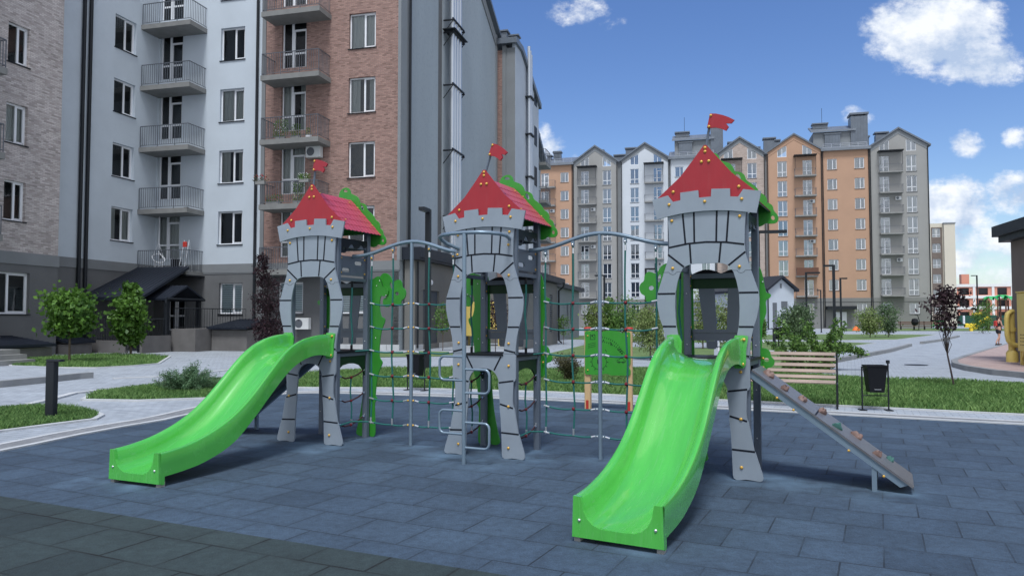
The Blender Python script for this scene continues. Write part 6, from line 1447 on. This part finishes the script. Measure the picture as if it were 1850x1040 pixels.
for px, Z, lab in ((1580, 106, 'long brown bench in front of the far orange block'), (1648, 104, 'brown bench in front of the far grey block, left of the statue'), (1672, 104, 'short brown bench at the right corner of the far grey block')):
    t = thing('far_bench', lab, 'bench', GZ(px, Z), -PHB, 'brown benches before the far blocks'); m = MB()
    for i in range(5): m.box(-1.8, .1*i-.2, .5 if i < 3 else .55+.22*(i-2), 1.8, .1*i-.13, .56 if i < 3 else .68+.22*(i-2))
    m.build('seat', 'play_brown', t); m = MB()
    for x in (-1.5, 1.5): m.box(x-.05, -.2, 0, x+.05, -.12, .5); m.box(x-.05, .2, 0, x+.05, .28, 1.2)
    m.build('legs', 'dark_metal', t)
ho = thing('fallen_cone', 'small bright orange object lying on the far lawn', 'cone', GZ(1546, 96), 0); m = MB(); m.lathe([(.5, 0), (.4, .25), (.1, .6), (.001, .62)], (0, 0, 0), 'z', 10); m.build('cone', 'hazard_orange', ho)
hc2 = thing('egg_swing', 'dark hanging egg chair on a stand before the far grey block', 'swing chair', GZ(1652, 100), 0); m = MB(); m.tube([(.5, 0, 0), (.6, 0, 1.3), (.4, 0, 2.0), (0, 0, 2.1)], .05, 6); m.lathe([(.001, .6), (.35, .7), (.45, 1.1), (.35, 1.5), (.001, 1.6)], (0, 0, 0), 'z', 12); m.lathe([(.5, 0), (.5, .08)], (.2, 0, 0), 'z', 12); m.build('chair', 'black_plastic', hc2)
# blue outdoor gym frame behind the nearest tower
bg = thing('gym_frame', 'blue and white outdoor gym frame seen through the window of the nearest tower', 'gym frame', GZ(1262, 40), -PHB)
m = MB()
for x in (-.45, .45): m.tube([(x, 0, 0), (x, 0, 2.6)], .05, 8)
for i in range(7): m.tube([(-.45, 0, .4+.34*i), (.45, 0, .4+.34*i)], .025, 6)
m.tube([(.9, 0, 0), (.9, 0, 1.6)], .06, 8); m.box(.5, -.3, .4, 1.6, .3, .52); m.tube([(.9, 0, 1.4), (1.6, 0, 1.6)], .04, 6); m.tube([(1.6, 0, .5), (1.9, 0, 1.2)], .05, 6); m.build('frame', 'play_blue', bg, smooth=True)

# ------------------------------------------------------------------ person
def person(base, rz):
    t = thing('person', 'person in a black sleeveless top and shorts walking behind the yellow gas pipe', 'person', base, rz)
    J = {}
    def skin(name, verts, edges, radii, m, sub=2):
        me = bpy.data.meshes.new(name); me.from_pydata([tuple(v) for v in verts], edges, []); o = bpy.data.objects.new(name, me); COL.objects.link(o); o.parent = t
        md = o.modifiers.new('skin', 'SKIN'); md.use_smooth_shade = True
        for v, r in zip(me.skin_vertices[0].data, radii): v.radius = (r[0], r[1]) if isinstance(r, tuple) else (r, r)
        me.skin_vertices[0].data[0].use_root = True
        s = o.modifiers.new('sub', 'SUBSURF'); s.levels = sub; s.render_levels = sub; me.materials.append(M[m]); return o
    # x forward (walking), y left, z up; height 1.7
    V = [(0, 0, .93), (0, 0, 1.10), (.01, 0, 1.28), (.02, 0, 1.40), (.03, 0, 1.47), (.05, 0, 1.55), (.05, 0, 1.64),
         (.0, .09, .88), (.17, .10, .50), (.10, .10, .09), (.22, .10, .04),
         (.0, -.09, .88), (-.04, -.10, .48), (-.26, -.10, .14), (-.17, -.10, .05),
         (.01, .17, 1.38), (-.08, .22, 1.13), (.06, .24, .92), (.12, .24, .85),
         (.01, -.17, 1.38), (.05, -.22, 1.12), (.22, -.20, 1.0), (.30, -.18, .98)]
    E_ = [(0, 1), (1, 2), (2, 3), (3, 4), (4, 5), (5, 6), (0, 7), (7, 8), (8, 9), (9, 10), (0, 11), (11, 12), (12, 13), (13, 14), (3, 15), (15, 16), (16, 17), (17, 18), (3, 19), (19, 20), (20, 21), (21, 22)]
    R = [(.12, .15), (.095, .125), (.10, .14), (.07, .10), .05, .075, .085, .085, .052, .035, .035, .085, .052, .035, .035, .045, .034, .026, .03, .045, .034, .026, .03]
    skin('body', V, E_, R, 'skin')
    Vt = [(0, 0, 1.0), (0, 0, 1.12), (.01, 0, 1.28), (.02, 0, 1.38)]; skin('top', Vt, [(0, 1), (1, 2), (2, 3)], [(.125, .155), (.105, .135), (.112, .152), (.085, .12)], 'cloth_black')
    Vs = [(0, 0, .98), (0, 0, .9), (.0, .09, .86), (.10, .10, .66), (.0, -.09, .86), (-.02, -.10, .64)]; skin('shorts', Vs, [(0, 1), (1, 2), (2, 3), (1, 4), (4, 5)], [(.13, .16), (.13, .16), .10, .098, .10, .098], 'cloth_black')
    Vh = [(.03, 0, 1.66), (.01, 0, 1.60), (-.04, 0, 1.50), (-.05, 0, 1.40)]; skin('hair', Vh, [(0, 1), (1, 2), (2, 3)], [.092, .096, .055, .035], 'hair')
    m = MB(); m.rbox(-.04, .06, 0, .30, .15, .07, .02); o = m.build('shoe', 'cloth_black', t); o.location = (.02, 0, 0)
    m = MB(); m.rbox(-.30, -.15, .0, -.04, -.06, .08, .02); m.build('shoe', 'cloth_black', t)
    m = MB(); m.rbox(-.22, -.10, 1.10, -.11, .10, 1.40, .03); m.build('backpack', 'cloth_red', t)
person(G(1804, 623), radians(10))

# ================================================================== LIGHT, SKY
w = bpy.data.worlds.new('World'); scene.world = w; w.use_nodes = True; nt = w.node_tree; L = nt.links.new
bg = nt.nodes['Background']; sky = N(nt, 'ShaderNodeTexSky'); sky.sky_type = 'NISHITA'; sky.sun_disc = False
SUN_EL, SUN_AZ = 64, 186     # azimuth clockwise from +Y: behind the viewer, a little to the left
sky.sun_elevation = radians(SUN_EL); sky.sun_rotation = radians(SUN_AZ); sky.air_density = 1.0; sky.dust_density = .6; sky.ozone_density = 2.2
tc = N(nt, 'ShaderNodeTexCoord'); sp = N(nt, 'ShaderNodeSeparateXYZ'); L(tc.outputs['Generated'], sp.inputs[0])
def mth(op, a, b=None, c=None, clamp=False):
    n = N(nt, 'ShaderNodeMath', operation=op); n.use_clamp = clamp
    for i, v in enumerate((a, b, c)):
        if v is None: continue
        if isinstance(v, (int, float)): n.inputs[i].default_value = v
        else: L(v, n.inputs[i])
    return n.outputs[0]
yy = mth('MAXIMUM', sp.outputs[1], .05); P_ = mth('DIVIDE', sp.outputs[0], yy); Q_ = mth('DIVIDE', sp.outputs[2], yy)
front = mth('GREATER_THAN', sp.outputs[1], .05)
cb = N(nt, 'ShaderNodeCombineXYZ'); L(P_, cb.inputs[0]); L(mth('MULTIPLY', Q_, 1.35), cb.inputs[1])
def noise(sc, det, rough, off=0):
    n = N(nt, 'ShaderNodeTexNoise'); n.inputs['Scale'].default_value = sc; n.inputs['Detail'].default_value = det; n.inputs['Roughness'].default_value = rough
    if off:
        v = N(nt, 'ShaderNodeVectorMath', operation='ADD'); L(cb.outputs[0], v.inputs[0]); v.inputs[1].default_value = (off, off*1.7, 0); L(v.outputs[0], n.inputs[0])
    else: L(cb.outputs[0], n.inputs[0])
    return n.outputs[0]
n_big = noise(6, 7, .62); n_fine = noise(26, 7, .66, 3.1)
vsh = N(nt, 'ShaderNodeVectorMath', operation='ADD'); L(cb.outputs[0], vsh.inputs[0]); vsh.inputs[1].default_value = (-.012, .030, 0)
nl = N(nt, 'ShaderNodeTexNoise'); nl.inputs['Scale'].default_value = 6; nl.inputs['Detail'].default_value = 7; nl.inputs['Roughness'].default_value = .62; L(vsh.outputs[0], nl.inputs[0])
BL = [(1700, 55, 150, 85, 1.5), (1625, 40, 60, 80, 1.0), (1780, 110, 110, 55, 1.4), (1740, 20, 110, 50, 1.2), (1055, 12, 75, 36, .62), (1090, 30, 40, 22, .35), (1757, 257, 36, 27, .8), (1845, 243, 34, 24, .8), (1735, 370, 90, 62, 1.25), (1830, 352, 70, 45, 1.0), (1800, 430, 120, 40, .75), (1720, 470, 120, 40, .8), (1830, 500, 110, 32, .7),
      (1000, 262, 36, 38, .9), (985, 240, 22, 28, .7), (1030, 288, 30, 20, .6), (1553, 210, 36, 22, .7), (560, -90, 260, 60, 1.0), (1300, -190, 300, 60, 1.0), (2050, 250, 120, 90, 1.2), (2200, 420, 220, 120, 1.3), (300, 300, 200, 110, 1.1), (-200, 100, 200, 150, 1.1)]
den = None
for (px, py, a, b_, s) in BL:
    p0, q0 = (px-925)/FPX, (576-py)/FPX; A, B = a/FPX, b_/FPX
    dx = mth('DIVIDE', mth('SUBTRACT', P_, p0), A); dz = mth('DIVIDE', mth('SUBTRACT', Q_, q0), B)
    v = mth('MULTIPLY', mth('SUBTRACT', 1.0, mth('ADD', mth('MULTIPLY', dx, dx), mth('MULTIPLY', dz, dz))), s)
    den = v if den is None else mth('MAXIMUM', den, v)
den = mth('MAXIMUM', den, -1.2)
raw = mth('ADD', den, mth('ADD', mth('MULTIPLY', mth('SUBTRACT', n_big, .5), 3.6), mth('MULTIPLY', mth('SUBTRACT', n_fine, .5), 1.9)))
cov = N(nt, 'ShaderNodeMapRange'); cov.interpolation_type = 'SMOOTHSTEP'; cov.inputs[1].default_value = .05; cov.inputs[2].default_value = 1.0; L(raw, cov.inputs[0])
# unseen clouds behind and overhead, from direction; cover raised for ambient light
n3 = N(nt, 'ShaderNodeTexNoise'); n3.inputs['Scale'].default_value = 2.6; n3.inputs['Detail'].default_value = 7; L(tc.outputs['Generated'], n3.inputs[0])
c3 = N(nt, 'ShaderNodeMapRange'); c3.interpolation_type = 'SMOOTHSTEP'; c3.inputs[1].default_value = .34; c3.inputs[2].default_value = .48; L(n3.outputs[0], c3.inputs[0])
cover = mth('ADD', mth('MULTIPLY', cov.outputs[0], front), mth('MULTIPLY', c3.outputs[0], mth('SUBTRACT', 1.0, front)), clamp=True)
# shade of the cloud: bright where dense noise is high, bluish grey below
relief = mth('MULTIPLY', mth('SUBTRACT', n_big, nl.outputs[0]), 5.5)
shade = mth('ADD', .62, mth('ADD', relief, mth('ADD', mth('MULTIPLY', mth('SUBTRACT', n_fine, .5), .8), mth('MULTIPLY', mth('SUBTRACT', raw, .8), -.16))), clamp=True)
sh = N(nt, 'ShaderNodeMapRange'); L(shade, sh.inputs[0])
cc = N(nt, 'ShaderNodeMix', data_type='RGBA'); L(sh.outputs[0], cc.inputs[0]); cc.inputs[6].default_value = (2.2, 2.75, 3.7, 1); cc.inputs[7].default_value = (4.6, 4.75, 4.95, 1)
mx = N(nt, 'ShaderNodeMix', data_type='RGBA'); L(mth('MULTIPLY', cover, .95), mx.inputs[0]); hs = N(nt, 'ShaderNodeHueSaturation'); hs.inputs['Saturation'].default_value = 1.22; hs.inputs['Value'].default_value = .68; hs.inputs['Hue'].default_value = .512; L(sky.outputs[0], hs.inputs['Color']); L(hs.outputs[0], mx.inputs[6]); L(cc.outputs[2], mx.inputs[7])
L(mx.outputs[2], bg.inputs['Color']); bg.inputs['Strength'].default_value = .10
sun_d = bpy.data.lights.new('sun', 'SUN'); sun_d.energy = 1.45; sun_d.angle = radians(16); sun_d.color = (.95, .98, 1)
sun = bpy.data.objects.new('sun', sun_d); COL.objects.link(sun)
az, el = radians(SUN_AZ), radians(SUN_EL); dirv = Vector((sin(az)*cos(el), cos(az)*cos(el), sin(el)))
sun.rotation_euler = dirv.to_track_quat('Z', 'Y').to_euler(); sun.location = dirv*30
scene.view_settings.view_transform = 'Standard'; scene.view_settings.look = 'None'; scene.view_settings.gamma = 1; scene.view_settings.use_curve_mapping = False
scene.view_settings.exposure = 1.15
scene.cycles.max_bounces = 8; scene.cycles.transparent_max_bounces = 12
